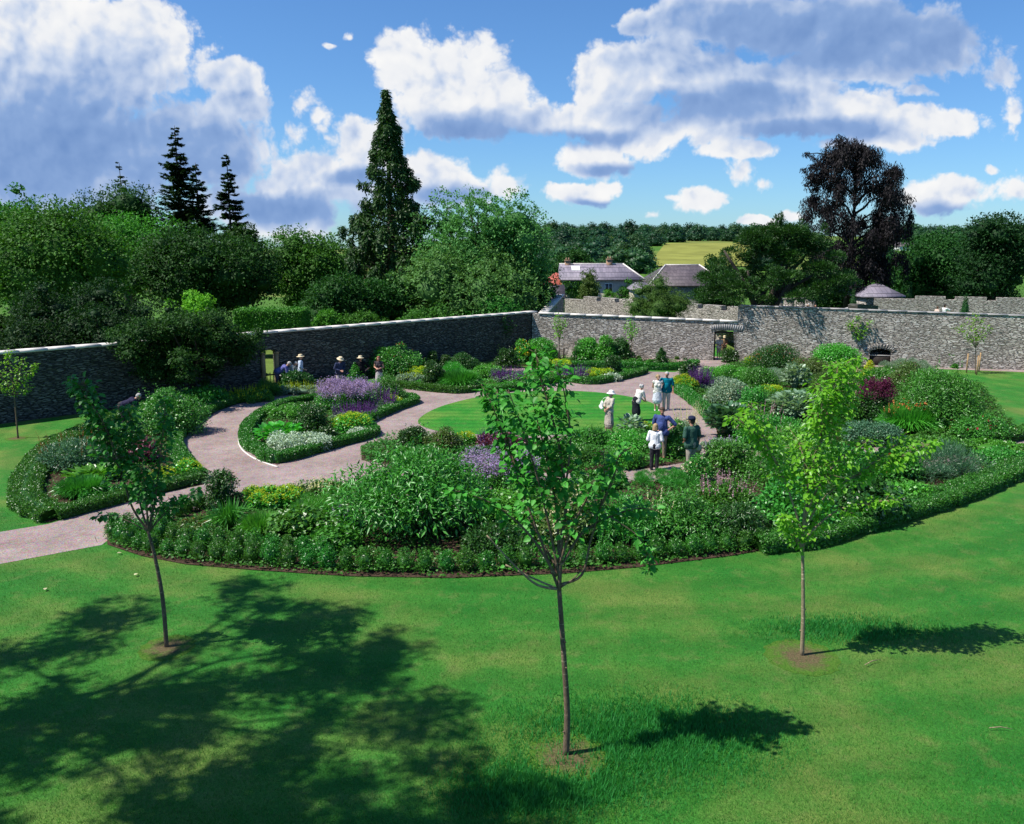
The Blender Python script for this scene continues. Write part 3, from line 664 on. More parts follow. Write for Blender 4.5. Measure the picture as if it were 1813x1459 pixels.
# low ground cover between the plants of each bed
def inside_poly(poly, x, y):
    c = np.zeros(len(x), bool); j = len(poly) - 1
    for i in range(len(poly)):
        xi, yi = poly[i]; xj, yj = poly[j]
        c ^= ((yi > y) != (yj > y)) & (x < (xj - xi) * (y - yi) / (yj - yi + 1e-12) + xi); j = i
    return c
for bed, where, hgt, dn, leaf, key in ((BED_L, 'left bed', .14, 130, .07, 'mid'), (BED_M, 'teardrop island bed', .2, 300, .07, 'mid'), (BED_N, 'far bed with catmint', .2, 300, .09, 'bright'), (BED_O, 'bed along the far walls', .22, 260, .09, 'mid'),
                                   (BED_R, 'right bed', .45, 420, .085, 'mid'), (BED_I, 'bed in front of the central lawn', .35, 420, .08, 'mid'), (BED_F, 'front bed', .22, 260, .075, 'mid')):
    P = np.array([(p.x, p.y) for p in PX(bed)]); lo, hi = P.min(0), P.max(0); n = int((hi - lo).prod() * dn)
    q = rng.uniform(lo, hi, (n, 2)); q = q[inside_poly(P, q[:, 0], q[:, 1])]
    hum = .5 + .5 * np.sin(q[:, 0] * 2.1 + np.sin(q[:, 1] * 1.3) * 2) * np.sin(q[:, 1] * 1.7 + q[:, 0] * .6)
    q = q[(hum + rng.random(len(q)) * .6) > .42]; hum = .5 + .5 * np.sin(q[:, 0] * 2.1 + np.sin(q[:, 1] * 1.3) * 2) * np.sin(q[:, 1] * 1.7 + q[:, 0] * .6)
    Z = .03 + hgt * hum * rng.random(len(q)) ** .6; s = Soup(); Q = np.stack([q[:, 0], q[:, 1], Z], 1)
    A = rdir(len(q)); A[:, 2] = A[:, 2] * .4 + .25; s.leaves(T_STAR, Q, A, rdir(len(q)) * .6 + [0, 0, 1.], leaf * rng.uniform(.6, 1.3, len(q)))
    o = s.build('ground_cover', LM(key)); tag(o, 'low mixed leaves covering the soil of the ' + where, 'ground cover', kind='stuff')

# ------------------------------------------------------------------ walls
def wall(name, label, a, b, outline, mat, thick=.5, cat='wall', coping=None, cop_mat=None, cop_h=.10, cop_over=.06, dress=None):
    """outline: (distance along, height) polygon; the visible face lies on the line a-b, the thickness goes behind it"""
    a, b = Vector(a), Vector(b); d = (b - a).normalized(); ang = math.atan2(d.y, d.x)
    root = empty(name, (a.x, a.y, 0), ang); tag(root, label, cat)
    bm = bmesh.new(); f0 = [bm.verts.new((s, 0, z)) for s, z in outline]; f1 = [bm.verts.new((s, thick, z)) for s, z in outline]
    bm.faces.new(f0).normal_update(); bm.faces.new(list(reversed(f1))).normal_update()
    for i in range(len(outline)):
        j = (i + 1) % len(outline); bm.faces.new((f0[j], f0[i], f1[i], f1[j]))
    bmesh.ops.triangulate(bm, faces=[f for f in bm.faces if len(f.verts) > 4]); bmesh.ops.recalc_face_normals(bm, faces=bm.faces[:])
    me = bpy.data.meshes.new('stonework'); bm.to_mesh(me); bm.free(); link('stonework', me, mat, root)
    if coping:
        s = Soup(); x = coping[0][0]
        for (s0, z0), (s1, z1) in zip(coping, coping[1:]):
            n = max(1, int((s1 - s0) / 1.1))
            for i in range(n):
                u0 = s0 + (s1 - s0) * i / n + .004; u1 = s0 + (s1 - s0) * (i + 1) / n - .004
                za = z0 + (z1 - z0) * (u0 - s0) / (s1 - s0); zb = z0 + (z1 - z0) * (u1 - s0) / (s1 - s0); jz = rng.uniform(0, .012)
                V = [(u0, -cop_over, za), (u1, -cop_over, zb), (u1, thick + cop_over, zb), (u0, thick + cop_over, za)]
                V += [(p, q, r + cop_h + jz) for p, q, r in V[:4]]
                s.add(V, [np.array([(0, 3, 2, 1), (4, 5, 6, 7), (0, 1, 5, 4), (1, 2, 6, 5), (2, 3, 7, 6), (3, 0, 4, 7)])])
        s.build('coping', cop_mat or COPING, root)
    return root
# left wall: from beyond the frame to the far corner, with a gateway
LA = Vector((-21.64 - 12, 35.47 - 12.24, 0)); LBv = Vector((1.75, 59.25, 0)); LL = (LBv - LA).length
def along(px, py, A=LA, B=LBv):
    p = gr(px, py); d = (B - A).normalized(); return (p - A).dot(d)
# gateway seen at 465..490
def hit_wall(px, A, B):
    x, y, z = ray(px, 650); k = x / y; d = (B - A).normalized(); t = (k * A.y - A.x) / (d.x - k * d.y); return t
g0, g1 = hit_wall(462, LA, LBv), hit_wall(493, LA, LBv)
out = [(0, -.3), (g0, -.3), (g0, 1.9), (g0 + (g1 - g0) * .25, 2.05), (g0 + (g1 - g0) * .75, 2.05), (g1, 1.9), (g1, -.3), (LL, -.3), (LL, 2.92), (0, 2.92)]
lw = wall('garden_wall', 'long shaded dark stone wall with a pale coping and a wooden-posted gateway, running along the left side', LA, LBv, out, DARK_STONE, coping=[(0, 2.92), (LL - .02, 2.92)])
for q in (g0 + .12, g1 - .12):
    s = Soup(); s.box((q - .09, -.12, -.1), (q + .09, .06, 1.86)); s.box((q - .12, -.15, 1.86), (q + .12, .09, 1.93)); s.build('gate_post', WOOD, lw)
s = Soup()
for i in range(5): s.box((g0 + .3 + i * .19, -.02, .05), (g0 + .33 + i * .19, .01, .85))
s.box((g0 + .22, -.03, .70), (g1 - .22, -.021, .76)); s.box((g0 + .22, -.03, .2), (g1 - .22, -.021, .26)); s.build('gate', DARK_WOOD, lw)
# low right-hand wall with the doorway
RA = Vector((1.75 - .36, 58.75, 0)); RM = Vector((14.75, 55.55, 0)); RB = Vector((42, 48.5, 0)); RL = (RM - RA).length
d0, d1 = hit_wall(1262, RA, RM), hit_wall(1305, RA, RM); dm = (d0 + d1) / 2
out = [(0, -.3), (d0, -.3), (d0, 1.92), (d0 + .35, 2.0), (d1 - .35, 2.0), (d1, 1.92), (d1, -.3), (RL, -.3), (RL, 2.55), (0, 2.88)]
rw = wall('garden_wall', 'sunlit pale rubble wall with a white coping and an arched doorway, at the far end of the garden', RA, RM, out, WALL_STONE, coping=[(.45, 2.885 - .01), (RL - .02, 2.55)])
s = Soup()
nv = 15
for i in range(nv):
    u = d0 - .22 + (d1 - d0 + .44) * (i + .5) / nv; lean = (i - (nv - 1) / 2) * .028
    M = Matrix.Translation((u, -.035, 1.955 + .1 * (1 - (2 * (i + .5) / nv - 1) ** 2))) @ Matrix.Rotation(lean * 1.4, 4, 'Y')
    s.box((-.045, 0, 0), (.045, .03, .36), M=M)
s.build('arch_stones', GREY_COPING, rw)
s = Soup(); s.box((d0 + .004, .12, -.1), (d0 + .10, .24, 1.9)); s.box((d0 + .104, .12, 1.82), (d1 - .01, .24, 1.915)); s.build('door_frame', DARK_WOOD, rw)
# tall right-hand wall with an arched recess
TL = (RB - RM).length; n0, n1 = hit_wall(1538, RM, RB), hit_wall(1576, RM, RB); nm = (n0 + n1) / 2; hw = (n1 - n0) / 2
arc = [(nm + hw * math.cos(t), 0.82 + .26 * math.sin(t)) for t in np.linspace(math.pi, 0, 9)]
out = [(0.003, -.3), (n0, -.3)] + arc + [(n1, -.3), (TL, -.3), (TL, 3.0), (17, 3.26), (0.003, 3.62)]
tw = wall('retaining_wall', 'tall rubble retaining wall with a dark arched recess, shaded by the yew on its left part', RM, RB, out, WALL_STONE, thick=.55, coping=[(0.01, 3.62), (17, 3.26), (TL, 3.0)], cop_mat=GREY_COPING, cop_h=.07, cop_over=.04)
s = Soup(); s.box((n0 - .2, .90, -.2), (n1 + .2, 1.0, 1.3)); s.box((n0 - .2, .56, -.2), (n0 - .1, .9, 1.3)); s.box((n1 + .1, .56, -.2), (n1 + .2, .9, 1.3)); s.box((n0 - .1, .56, 1.2), (n1 + .1, .9, 1.3)); s.build('recess', DARK_STONE, tw)
s = Soup(); s.box((n0 + .01, .10, .62), (n1 - .01, .16, .67)); s.build('rail', COPING, tw)
s = Soup(); s.box((n0 + .05, .12, -.1), (n1 - .05, .15, .615)); s.build('half_door', DARK_WOOD, tw)
s = Soup()
for i in range(13):
    t = math.pi * (i + .5) / 13; M = Matrix.Translation((nm + hw * 1.03 * math.cos(t), -.03, .84 + .28 * math.sin(t))) @ Matrix.Rotation(math.pi / 2 - t * .6 - .62, 4, 'Y')
    s.box((-.05, 0, 0), (.05, .027, .30), M=M)
s.build('arch_stones', OLD_STONE, tw)

def crenel(L, z0, z1, zt, seg, gap, start=0):
    o = [(0, z0), (L, z0), (L, z1)]; x = L - start
    o.append((x, z1)) if start else None
    while x - seg - gap > 0: o += [(x, zt), (x - seg, zt), (x - seg, z1), (x - seg - gap, z1)]; x -= seg + gap
    o += [(0, z1)]; r = []
    for p in o:
        if not r or (abs(p[0] - r[-1][0]) + abs(p[1] - r[-1][1])) > 1e-5: r.append(p)
    return r
# battlemented walls of the court beyond
p0, p1 = at(1000, 530, 84), at(1322, 530, 66)
bw = wall('court_wall', 'weathered grey battlemented wall seen between the pale wall and the slate-roofed house', (p0.x, 84, 0), (p1.x, 66, 0), crenel((p1 - p0).length, -1, 2.45, 2.8, 1.9, .6), OLD_STONE, .6)
p0, p1 = at(1548, 525, 80), at(1900, 530, 74)
wall('court_wall', 'pale battlemented parapet wall behind the terrace, at the right edge', (p0.x, 80, 0), (p1.x, 74, 0), crenel((p1 - p0).length, 0, 2.72, 3.0, 2.5, .8), OLD_STONE, .6)
# sloping buttress wall near the corner
q0 = at(968, 555, 66); q1 = at(998, 522, 80)
a = Vector((q0.x, 66, 0)); b = Vector((q1.x, 80, 0)); Lq = (b - a).length
wall('buttress_wall', 'sloping-topped stone wall with a pale coping rising behind the corner of the garden', a, b, [(0, -1), (Lq, -1), (Lq, 3.0), (0, 2.3)], OLD_STONE, .6, coping=[(0, 2.3), (Lq, 3.0)])
q0 = at(1522, 556, 64); q1 = at(1548, 524, 70)
a = Vector((q0.x, 64.5, 0)); b = Vector((q1.x + .4, 70, 0)); Lq = (b - a).length
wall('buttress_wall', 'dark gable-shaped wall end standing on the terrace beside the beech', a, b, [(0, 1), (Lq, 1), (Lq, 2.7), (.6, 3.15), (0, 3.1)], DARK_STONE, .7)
q0 = at(1455, 556, 66); q1 = at(1524, 540, 70)
a = Vector((q0.x, 66, 0)); b = Vector((q1.x, 69, 0)); Lq = (b - a).length
wall('stair_wall', 'low sloping parapet with a pale coping under the yew and beech', a, b, [(0, 1), (Lq, 1), (Lq, 2.75), (0, 2.1)], OLD_STONE, .4, coping=[(0, 2.1), (Lq, 2.75)])
for i in range(4):
    p = at(1377 + i * 19, 545, 66 + i * .6); s = Soup(); s.box((-.33, -.25, -.1), (.33, .25, 2.2)); s.box((-.37, -.29, 2.2), (.37, .29, 2.3))
    o = s.build('merlon', OLD_STONE, None, loc=(p.x, p.y, 1.2)); tag(o, 'squat stone merlon in the row under the yew branches', 'merlon', 'merlons beneath the yew')
s = Soup()
for i in range(4): s.box((-2.2, i * .45, -.1), (2.2, i * .45 + .44, .13 * (i + 1)))
o = s.build('stone_steps', COPING, None, loc=(at(1284, 600, 80).x, 80.5, 0)); tag(o, 'pale stone steps seen at the top of the doorway opening', 'steps')

# ------------------------------------------------------------------ houses
SLATE = m_slate('purple_slate', (0.17, 0.155, 0.185), (0.24, 0.215, 0.25)); SLATE_D = m_slate('dark_slate', (0.085, 0.07, 0.075), (0.12, 0.10, 0.105))
TILE = m_slate('red_tile', (0.42, 0.10, 0.07), (0.50, 0.14, 0.09)); BRICK = plain('chimney_brick', (0.33, 0.21, 0.14), .9, .1, .3, 8)
RENDER = plain('cream_render', (0.45, 0.40, 0.33), .9, .1, .15, 3); WHITE = plain('white_render', (0.75, 0.75, 0.72), .9, .1, .08, 3)
GLASS = plain('window_glass', (0.03, 0.035, 0.045), .15, .6, .1, 3); WFRAME = plain('white_paint', (0.7, 0.7, 0.68), .5, .3, .05, 3)
def house(name, label, cx, Y, zb, w, dpt, ze, zr, wall_m, roof_m, hipL=0.0, hipR=0.0, cat='house', rz=0.0, chim=(), windows=(), skylight=None, ridges=False):
    root = empty(name, (cx, Y, zb), rz); tag(root, label, cat); e, r = ze - zb, zr - zb; W = w / 2; o = .3
    s = Soup(); s.box((-W, 0, -1), (W, dpt, e)); 
    if hipL == 0: s.add([(-W, 0, e), (-W, dpt, e), (-W, dpt / 2, r - .12)], [np.array([(0, 2, 1)])])
    if hipR == 0: s.add([(W, 0, e), (W, dpt, e), (W, dpt / 2, r - .12)], [np.array([(0, 1, 2)])])
    s.build('wall', wall_m, root)
    s = Soup(); A = [(-W - o, -o, e), (W + o, -o, e), (W + o, dpt + o, e), (-W - o, dpt + o, e), (-W - o + hipL, dpt / 2, r), (W + o - hipR, dpt / 2, r)]
    B = [(x, y, z + .14) for x, y, z in A]
    s.add(A + B, [np.array([(6, 7, 11, 10), (8, 9, 10, 11), (0, 1, 7, 6), (2, 3, 9, 8), (1, 2, 8, 7), (3, 0, 6, 9)]), np.array([(7, 8, 11), (9, 6, 10)])])
    rf = s.build('roof', roof_m, root)
    if ridges:
        s = Soup(); s.tube([B[4], B[5]], .09, 5)
        if hipR: s.tube([B[5], B[1]], .12, 5); s.tube([B[5], B[2]], .09, 5)
        if hipL: s.tube([B[4], B[0]], .12, 5)
        s.build('ridge_tiles', COPING, rf)
    for (x, hh) in chim:
        c = Soup(); c.box((x - .4, dpt / 2 - .35, r - .7), (x + .4, dpt / 2 + .35, r + hh)); c.box((x - .46, dpt / 2 - .41, r + hh), (x + .46, dpt / 2 + .41, r + hh + .14))
        for k in (-.18, .18): c.tube([(x + k, dpt / 2, r + hh + .14), (x + k, dpt / 2, r + hh + .45)], .1, 6)
        c.build('chimney', BRICK, rf)
    if skylight:
        t0, t1, x0, x1 = skylight; s = Soup(); f = lambda x, t, k: (x, -o + (dpt / 2 + o) * t, e + .14 + (r - e) * t + k)
        s.add([f(x0, t0, .05), f(x1, t0, .05), f(x1, t1, .05), f(x0, t1, .05)], [np.array([(0, 1, 2, 3)])]); s.build('skylight', WFRAME, rf)
    for (x, z) in windows:
        s = Soup(); s.box((x - .55, -.05, z), (x + .55, -.005, z + 1.3)); wn = s.build('window', WFRAME, root)
        g = Soup(); g.box((x - .47, -.07, z + .08), (x - .04, -.052, z + 1.22)); g.box((x + .04, -.07, z + .08), (x + .47, -.052, z + 1.22)); g.build('pane', GLASS, wn)
    return root
hY = 120.0; hx0, hx1 = at(996, 500, hY).x, at(1137, 500, hY).x
hs = house('slate_house', 'long ivy-fronted house with a purple slate roof and two chimneys', (hx0 + hx1) / 2, hY, -3, hx1 - hx0, 7, 2.95, 5.0, RENDER, SLATE, hipR=2.6, chim=((-(hx1 - hx0) / 2 + .9, .55), (1.3, .7)), windows=((.9, 4.2), (4.4, 4.2)), skylight=(.55, .85, -4.2, -3.0), ridges=True)
s = Soup(); w2 = (hx1 - hx0) / 2
L = [(rng.uniform(-w2, -w2 + 4.2), -.12, rng.uniform(.5, 5.6), .6, .3, .6) for i in range(60)] + [(rng.uniform(2.2, w2), -.12, rng.uniform(.5, 5.2), .6, .3, .5) for i in range(34)]
lump_leaves(s, L, 12000, .22, shell=.4); s.build('ivy', LM('mid'), hs)
x0, x1 = at(971, 500, 122).x, at(993, 500, 122).x
house('red_roof_shed', 'small outbuilding with a red tiled roof at the left end of the slate-roofed house', (x0 + x1) / 2, 122, -3, x1 - x0 + .6, 6, 2.2, 3.7, RENDER, TILE, hipL=1.6, cat='shed')
x0, x1 = at(972, 520, 104).x, at(1000, 520, 104).x
house('grey_roof_shed', 'low grey-roofed lean-to in front of the red-roofed outbuilding', (x0 + x1) / 2 - .4, 104, -3, x1 - x0 + .4, 6, 1.25, 2.7, RENDER, SLATE_D, cat='shed')
x0, x1 = at(1152, 500, 116).x, at(1290, 500, 116).x
house('barn', 'broad barn with a dark hipped slate roof behind the bushy tree and the yew', (x0 + x1) / 2, 116, -3, x1 - x0, 11, 2.3, 4.9, OLD_STONE, SLATE_D, hipL=3.2, hipR=3.2, cat='barn', ridges=True)
x0, x1 = at(1120, 505, 112).x, at(1152, 505, 112).x
house('garden_shed', 'tiny shed with a pale grey roof between the house and the barn', (x0 + x1) / 2, 112, -3, x1 - x0, 3, 2.0, 2.75, RENDER, SLATE, hipL=.8, hipR=.8, cat='shed')
x0, x1 = at(1535, 520, 81).x, at(1598, 520, 81).x
house('pavilion', 'stone pavilion with a grey slate pyramid roof behind the terrace walls', (x0 + x1) / 2, 81.2, -1, x1 - x0, 3.4, 2.75, 3.8, OLD_STONE, SLATE, hipL=1.6, hipR=1.6, cat='pavilion')
x0, x1 = at(1592, 437, 430).x, at(1626, 437, 430).x
house('farmhouse', 'long low white farmhouse far off on the hillside by the beech', (x0 + x1) / 2, 430, terrain_h(x0, 430), x1 - x0, 7, 8.2, 10.2, WHITE, SLATE_D, cat='farmhouse', windows=((-2.5, 1.2), (0, 1.2), (2.5, 1.2)))
# far pasture
def pasture(name, pts, mat):
    V = []; Fq = []; P = [at(px, py, Y) for px, py, Y in pts]
    nx, ny = 14, 10
    for j in range(ny + 1):
        for i in range(nx + 1):
            u, v = i / nx, j / ny; a = P[0].lerp(P[1], u); b = P[3].lerp(P[2], u); p = a.lerp(b, v); V.append((p.x, p.y, terrain_h(p.x, p.y) + .5))
    Fq = [(j * (nx + 1) + i, j * (nx + 1) + i + 1, (j + 1) * (nx + 1) + i + 1, (j + 1) * (nx + 1) + i) for j in range(ny) for i in range(nx)]
    o = link(name, mesh_np(name, V, [np.array(Fq)], smooth=True), mat); o['kind'] = 'structure'
FIELD = plain('dry_pasture', (0.205, 0.215, 0.050), .95, .05, .22, .08, 0); FIELD_G = plain('green_pasture', (0.10, 0.22, 0.03), .95, .05, .2, .06, 0)
pasture('pasture', [(1140, 470, 330), (1330, 470, 330), (1330, 440, 520), (1180, 440, 520)], FIELD)
#pasture('pasture', [(1060, 450, 560), (1140, 450, 560), (1130, 440, 640), (1075, 440, 640)], FIELD_G)
pasture('pasture', [(1190, 432, 700), (1300, 432, 700), (1300, 424, 830), (1200, 424, 830)], FIELD_G)
pasture('pasture', [(1580, 450, 360), (1700, 450, 360), (1690, 430, 500), (1590, 430, 500)], FIELD_G)

# ------------------------------------------------------------------ background trees
ft = 'trees behind the long left wall'
broadleaf('tree', 'dark broadleaf tree cut by the left edge of the photo, its crown rounded', 5, 325, 150, 68, 'mid', 14000, .26, 34, group=ft)
broadleaf('tree', 'broad green tree spreading above the left end of the dark wall', 95, 338, 270, 60, 'mid', 48000, .24, 66, .08, group=ft)
broadleaf('tree', 'dark round-topped tree behind the bright ash, with a tiny spire beside it', 205, 300, 190, 92, 'deep', 20000, .28, 40, group=ft)
fir('fir', 'thin fir spire poking above the dark round-topped tree', 210, 288, 60, 98, 'black', 18, group=ft, per=6, nl=40)
broadleaf('tree', 'bright fresh-green ash crown in front of the dark round-topped tree', 222, 352, 210, 78, 'bright', 22000, .26, 42, .2, group=ft)
fir('fir', 'tallest dark fir, with wide-spreading tiers of branches', 308, 222, 150, 92, 'black', 34, group=ft)
fir('fir', 'dark fir half hidden just right of the tallest fir', 345, 288, 110, 95, 'black', 28, group=ft)
fir('fir', 'slim dark fir standing apart, right of the other firs', 400, 272, 92, 90, 'black', 30, group=ft, per=7)
broadleaf('tree', 'large dark oak below the firs', 350, 388, 270, 70, 'deep', 46000, .25, 64, .12, group=ft)
broadleaf('tree', 'small dark tree with a knobbly top, right of the firs', 440, 384, 110, 76, 'deep', 14000, .25, 26, group=ft)
broadleaf('tree', 'rounded mid-green tree left of the tall cypress', 540, 388, 170, 82, 'mid', 22000, .27, 44, .1, group=ft)
broadleaf('tree', 'shadowy tree low behind the wall, between the oak and the cypress', 585, 470, 150, 66, 'deep', 16000, .24, 32, .0, group=ft)
broadleaf('tree', 'low dark tree under the tall cypress, above the wall coping', 660, 478, 200, 70, 'deep', 20000, .24, 40, .0, group=ft)
broadleaf('tree', 'large airy pale-green lime tree right of the tall cypress', 850, 318, 285, 74, 'lime_tree', 46000, .23, 80, .05, gaps=.5, limbs=22, rr=(.10, .17))
broadleaf('tree', 'drooping lower tree at the foot of the pale-green lime', 830, 430, 290, 70, 'lime_tree', 30000, .24, 56, .0, group=ft)
broadleaf('tree', 'dark tree at the right-hand foot of the lime, above the wall corner', 935, 440, 120, 78, 'deep', 16000, .25, 30, .0, group=ft)
broadleaf('tree', 'dark tree behind the lime, left of the slate-roofed house', 1010, 418, 90, 150, 'deep', 9000, .42, 24, .0)
broadleaf('tree', 'round light-green tree behind the left chimney of the house', 1030, 448, 60, 160, 'mid', 6000, .40, 18, .0)
# tall cypress
def cypress(name, label, px, top, wpx, Y, green='deep'):
    x, z0, H, W = tree_frame(px, top, wpx, Y); root = empty(name, (x, Y, z0)); tag(root, label, 'tree'); s = Soup(); L = []
    for i in range(290):
        q = 1 - (1 - rng.random()) ** 1.0 * 1.0; q = rng.random() ** 1.15 * .985; prof = W / 2 * (1 - q) ** 1.06 * (1 + .18 * math.sin(q * 31 + rng.random()))
        a = rng.uniform(0, 6.28); rr = prof * rng.uniform(.62, 1.06); r = rng.uniform(.32, .75) * (1.05 - .62 * q)
        L.append((rr * math.cos(a), rr * math.sin(a), H * (.02 + .97 * q), r * .85, r * .85, r * 1.45))
    lump_leaves(s, L, 46000, .34, T_SPRAY, shell=.6, droop=.9, upb=.2, out=.5, rnd=.6)
    m = 5000; q = rng.random(m) ** 1.1; a = rng.uniform(0, 6.28, m); rr = W / 2 * (1 - q) ** .8 * rng.uniform(.2, .75, m)
    s.leaves(T_SPRAY, np.stack([rr * np.cos(a), rr * np.sin(a), H * (.02 + .95 * q)], 1), rdir(m) - [0, 0, .7], rdir(m), .55 * (1.1 - .6 * q))
    s.build('crown', LM(green), root); t = Soup(); t.tube([(0, 0, -.2), (0.1, 0, H * .5), (0, 0, H * .985)], [.55, .28, .03], 8)
    for i in range(60):
        q = rng.uniform(.05, .93); a = rng.uniform(0, 6.28); l = W / 2 * (1 - q) ** .8 * .8; t.tube([(0, 0, H * q), (l * .6 * math.cos(a), l * .6 * math.sin(a), H * q - l * .1), (l * math.cos(a), l * math.sin(a), H * q + .1)], [.06, .03, .01], 4)
    t.build('trunk', BARK, root, True); return root
cypress('cypress', 'very tall dark conical cypress rising above all the other trees', 683, 154, 225, 76)
# in front of or just behind the left wall
broadleaf('rhododendron', 'huge spreading glossy dark bush behind the left end of the wall', 170, 478, 350, 47, 'black', 40000, .16, 70, .0, wide=.5, rr=(.10, .18), cat='bush')
broadleaf('rhododendron', 'dark glossy bush spilling over the wall coping at the left', 60, 560, 170, 44, 'black', 12000, .16, 30, .0, cat='bush')
broadleaf('sapling', 'small lime-green tree topping the wall behind the spreading garden tree', 338, 503, 95, 49, 'lime', 7000, .17, 22, .3)
broadleaf('magnolia', 'spreading dark-leaved tree standing in the garden against the left wall', 332, 536, 295, 40.5, 'deep', 40000, .13, 66, .16, base=0, wide=.75, rr=(.10, .18), limbs=14)
s = Soup(); s.box((-2.2, -1, 0), (2.2, 1, 2.1)); P = rng.uniform((-2.3, -1.1, 0), (2.3, 1.1, 2.25), (16000, 3)); 
k = rng.integers(0, 3, 16000); P[:, 1] = np.where(k == 0, -1.05 + rng.normal(0, .06, 16000), P[:, 1]); P[:, 2] = np.where(k == 1, 2.15 + rng.normal(0, .09, 16000), P[:, 2]); P[:, 0] = np.where(k == 2, np.sign(P[:, 0]) * 2.25, P[:, 0])
s.leaves(T_DIA, P, rdir(16000), rdir(16000) + [0, -.4, .8], .13)
p = at(484, 590, 58); o = s.build('clipped_hedge', LM('bright'), None, loc=(p.x, 58, 1.0)); tag(o, 'bright green clipped hedge block behind the wall, left of the cypress', 'hedge')
broadleaf('bush', 'light green bush behind the wall, right of the clipped hedge block', 580, 545, 80, 60, 'bright', 8000, .17, 22, .0, cat='bush')
broadleaf('bush', 'dark laurel bush behind the wall under the cypress', 640, 540, 110, 60, 'mid', 9000, .18, 24, .0, cat='bush')
broadleaf('bush', 'leafy bush behind the wall below the lime tree', 760, 535, 120, 62, 'mid', 9000, .18, 24, .0, cat='bush')
broadleaf('bush', 'round dark bush behind the wall near its corner', 880, 520, 130, 66, 'mid', 9000, .18, 24, .0, cat='bush')
# right-hand side
broadleaf('bushy_tree', 'grey-green bushy tree behind the pale wall, in front of the barn', 1166, 474, 132, 64, 'olive', 22000, .15, 40, .0, base=0, rr=(.13, .22), cat='tree', T=T_LANCE)
def yew():
    Y = 57.8; x, z0, H, W = tree_frame(1382, 392, 290, Y, 3.1); root = empty('yew', (x - .9, Y, z0)); tag(root, 'wide dark yew leaning its branches over the tall retaining wall', 'tree'); s = Soup(); t = Soup(); L = []
    for i in range(150):
        a = rng.uniform(0, 6.28); q = rng.random(); rr = W / 2 * math.sqrt(rng.uniform(.05, 1)) * (1 - .55 * q * q) ; r = rng.uniform(.35, .75)
        L.append((rr * math.cos(a) + .9, rr * math.sin(a) * .62 - .2, H * (.13 + .80 * q * (1 - .45 * (rr / (W / 2)) ** 2)), r * 1.15, r, r * .62))
    for k in range(26):          # pointed leaders along the top
        a = rng.uniform(0, 6.28); rr = W * .34 * math.sqrt(rng.random()); L.append((rr * math.cos(a) + .9, rr * math.sin(a) * .5, H * rng.uniform(.82, 1.0) * (1 - .35 * (rr / (W / 2)) ** 2), .25, .25, .62))
    lump_leaves(s, L, 60000, .17, T_SPRAY, shell=.6, droop=-.25, out=1.0, rnd=.45, upb=.6, zmin=-1.0)
    for c in L[::4]: s.blob(c[:3], (c[3] * .5, c[4] * .5, c[5] * .5), 1, .2)
    s.build('crown', LM('deep'), root)
    for i in range(9): t.tube(limb_pts((rng.normal(0, .2), rng.normal(0, .15), -.4), (rng.uniform(-3, 4.5), rng.uniform(-1.2, 1.2), H * rng.uniform(.4, .7)), .1, 5), np.linspace(.26, .06, 6), 6)
    t.tube([(0, 0, -2), (0, 0, -.3), (.1, 0, .4)], [.55, .48, .35], 8); t.build('trunk', BARK, root, True)
yew()
def beech():
    Y = 86; x, z0, H, W = tree_frame(1520, 256, 182, Y, 0); root = empty('copper_beech', (x, Y, z0)); tag(root, 'tall weeping copper beech with blackish purple leaves, right of the yew', 'tree'); s = Soup(); t = Soup(); L = []
    for i in range(250):
        q = rng.random(); z = H * (.22 + .76 * q); prof = W / 2 * (.62 + .38 * math.sin(q * 2.9 + .25)) * (1.0 if q < .85 else .85)
        a = rng.uniform(0, 6.28); rr = prof * rng.uniform(.25, 1.0) ** .7; r = rng.uniform(.45, .95)
        L.append((rr * math.cos(a) + (-.35 if q > .8 else .2), rr * math.sin(a) * .75, z, r, r, r * 1.5))
    for i in range(16):
        a = rng.uniform(-.5, .9); L.append((W * .5 * math.cos(a) * 1.04, W * .35 * math.sin(a), H * rng.uniform(.28, .6), .35, .35, 1.0))
    for i in range(10): L.append((-W * rng.uniform(.38, .5), rng.uniform(-1, 1), H * rng.uniform(.83, .95), .4, .4, .3))
    lump_leaves(s, L, 66000, .25, T_SPRAY, shell=.7, droop=1.0, out=.35, rnd=.5, upb=.1)
    s.build('crown', LM('beech', trans=.12, rough=.6, spec=.2), root)
    t.tube([(0, 0, -.2), (.1, 0, H * .4), (0, 0, H * .9)], [.42, .22, .04], 9)
    for i in range(34):
        c = L[rng.integers(len(L))]; t.tube(limb_pts((0, 0, max(H * .2, c[2] - 1.6)), (c[0], c[1], c[2]), .25, 5), np.linspace(.14, .03, 6), 5)
    t.build('trunk', BARK_D, root, True)
BARK_D = m_bark('dark_bark', (0.012, 0.010, 0.009), (0.030, 0.024, 0.022))
beech()
broadleaf('tree', 'rounded dark green tree right of the copper beech', 1662, 395, 165, 92, 'deep', 24000, .28, 48, .0)
broadleaf('tree', 'dark tree with upright branches at the right edge', 1772, 352, 150, 84, 'black', 22000, .26, 44, .05, limbs=16, gaps=.3)
broadleaf('tree', 'low dark tree filling the gap below the tree at the right edge', 1750, 455, 130, 96, 'deep', 12000, .28, 28, .0)
broadleaf('tree', 'dark tree behind the beech trunk, above the pavilion roof', 1590, 470, 110, 98, 'deep', 10000, .28, 24, .0)
broadleaf('tree', 'tree behind the left shoulder of the yew', 1275, 440, 90, 100, 'deep', 9000, .28, 22, .0)
broadleaf('tree', 'dark tree filling the gap between the yew and the copper beech', 1455, 455, 110, 102, 'deep', 10000, .28, 24, .0)
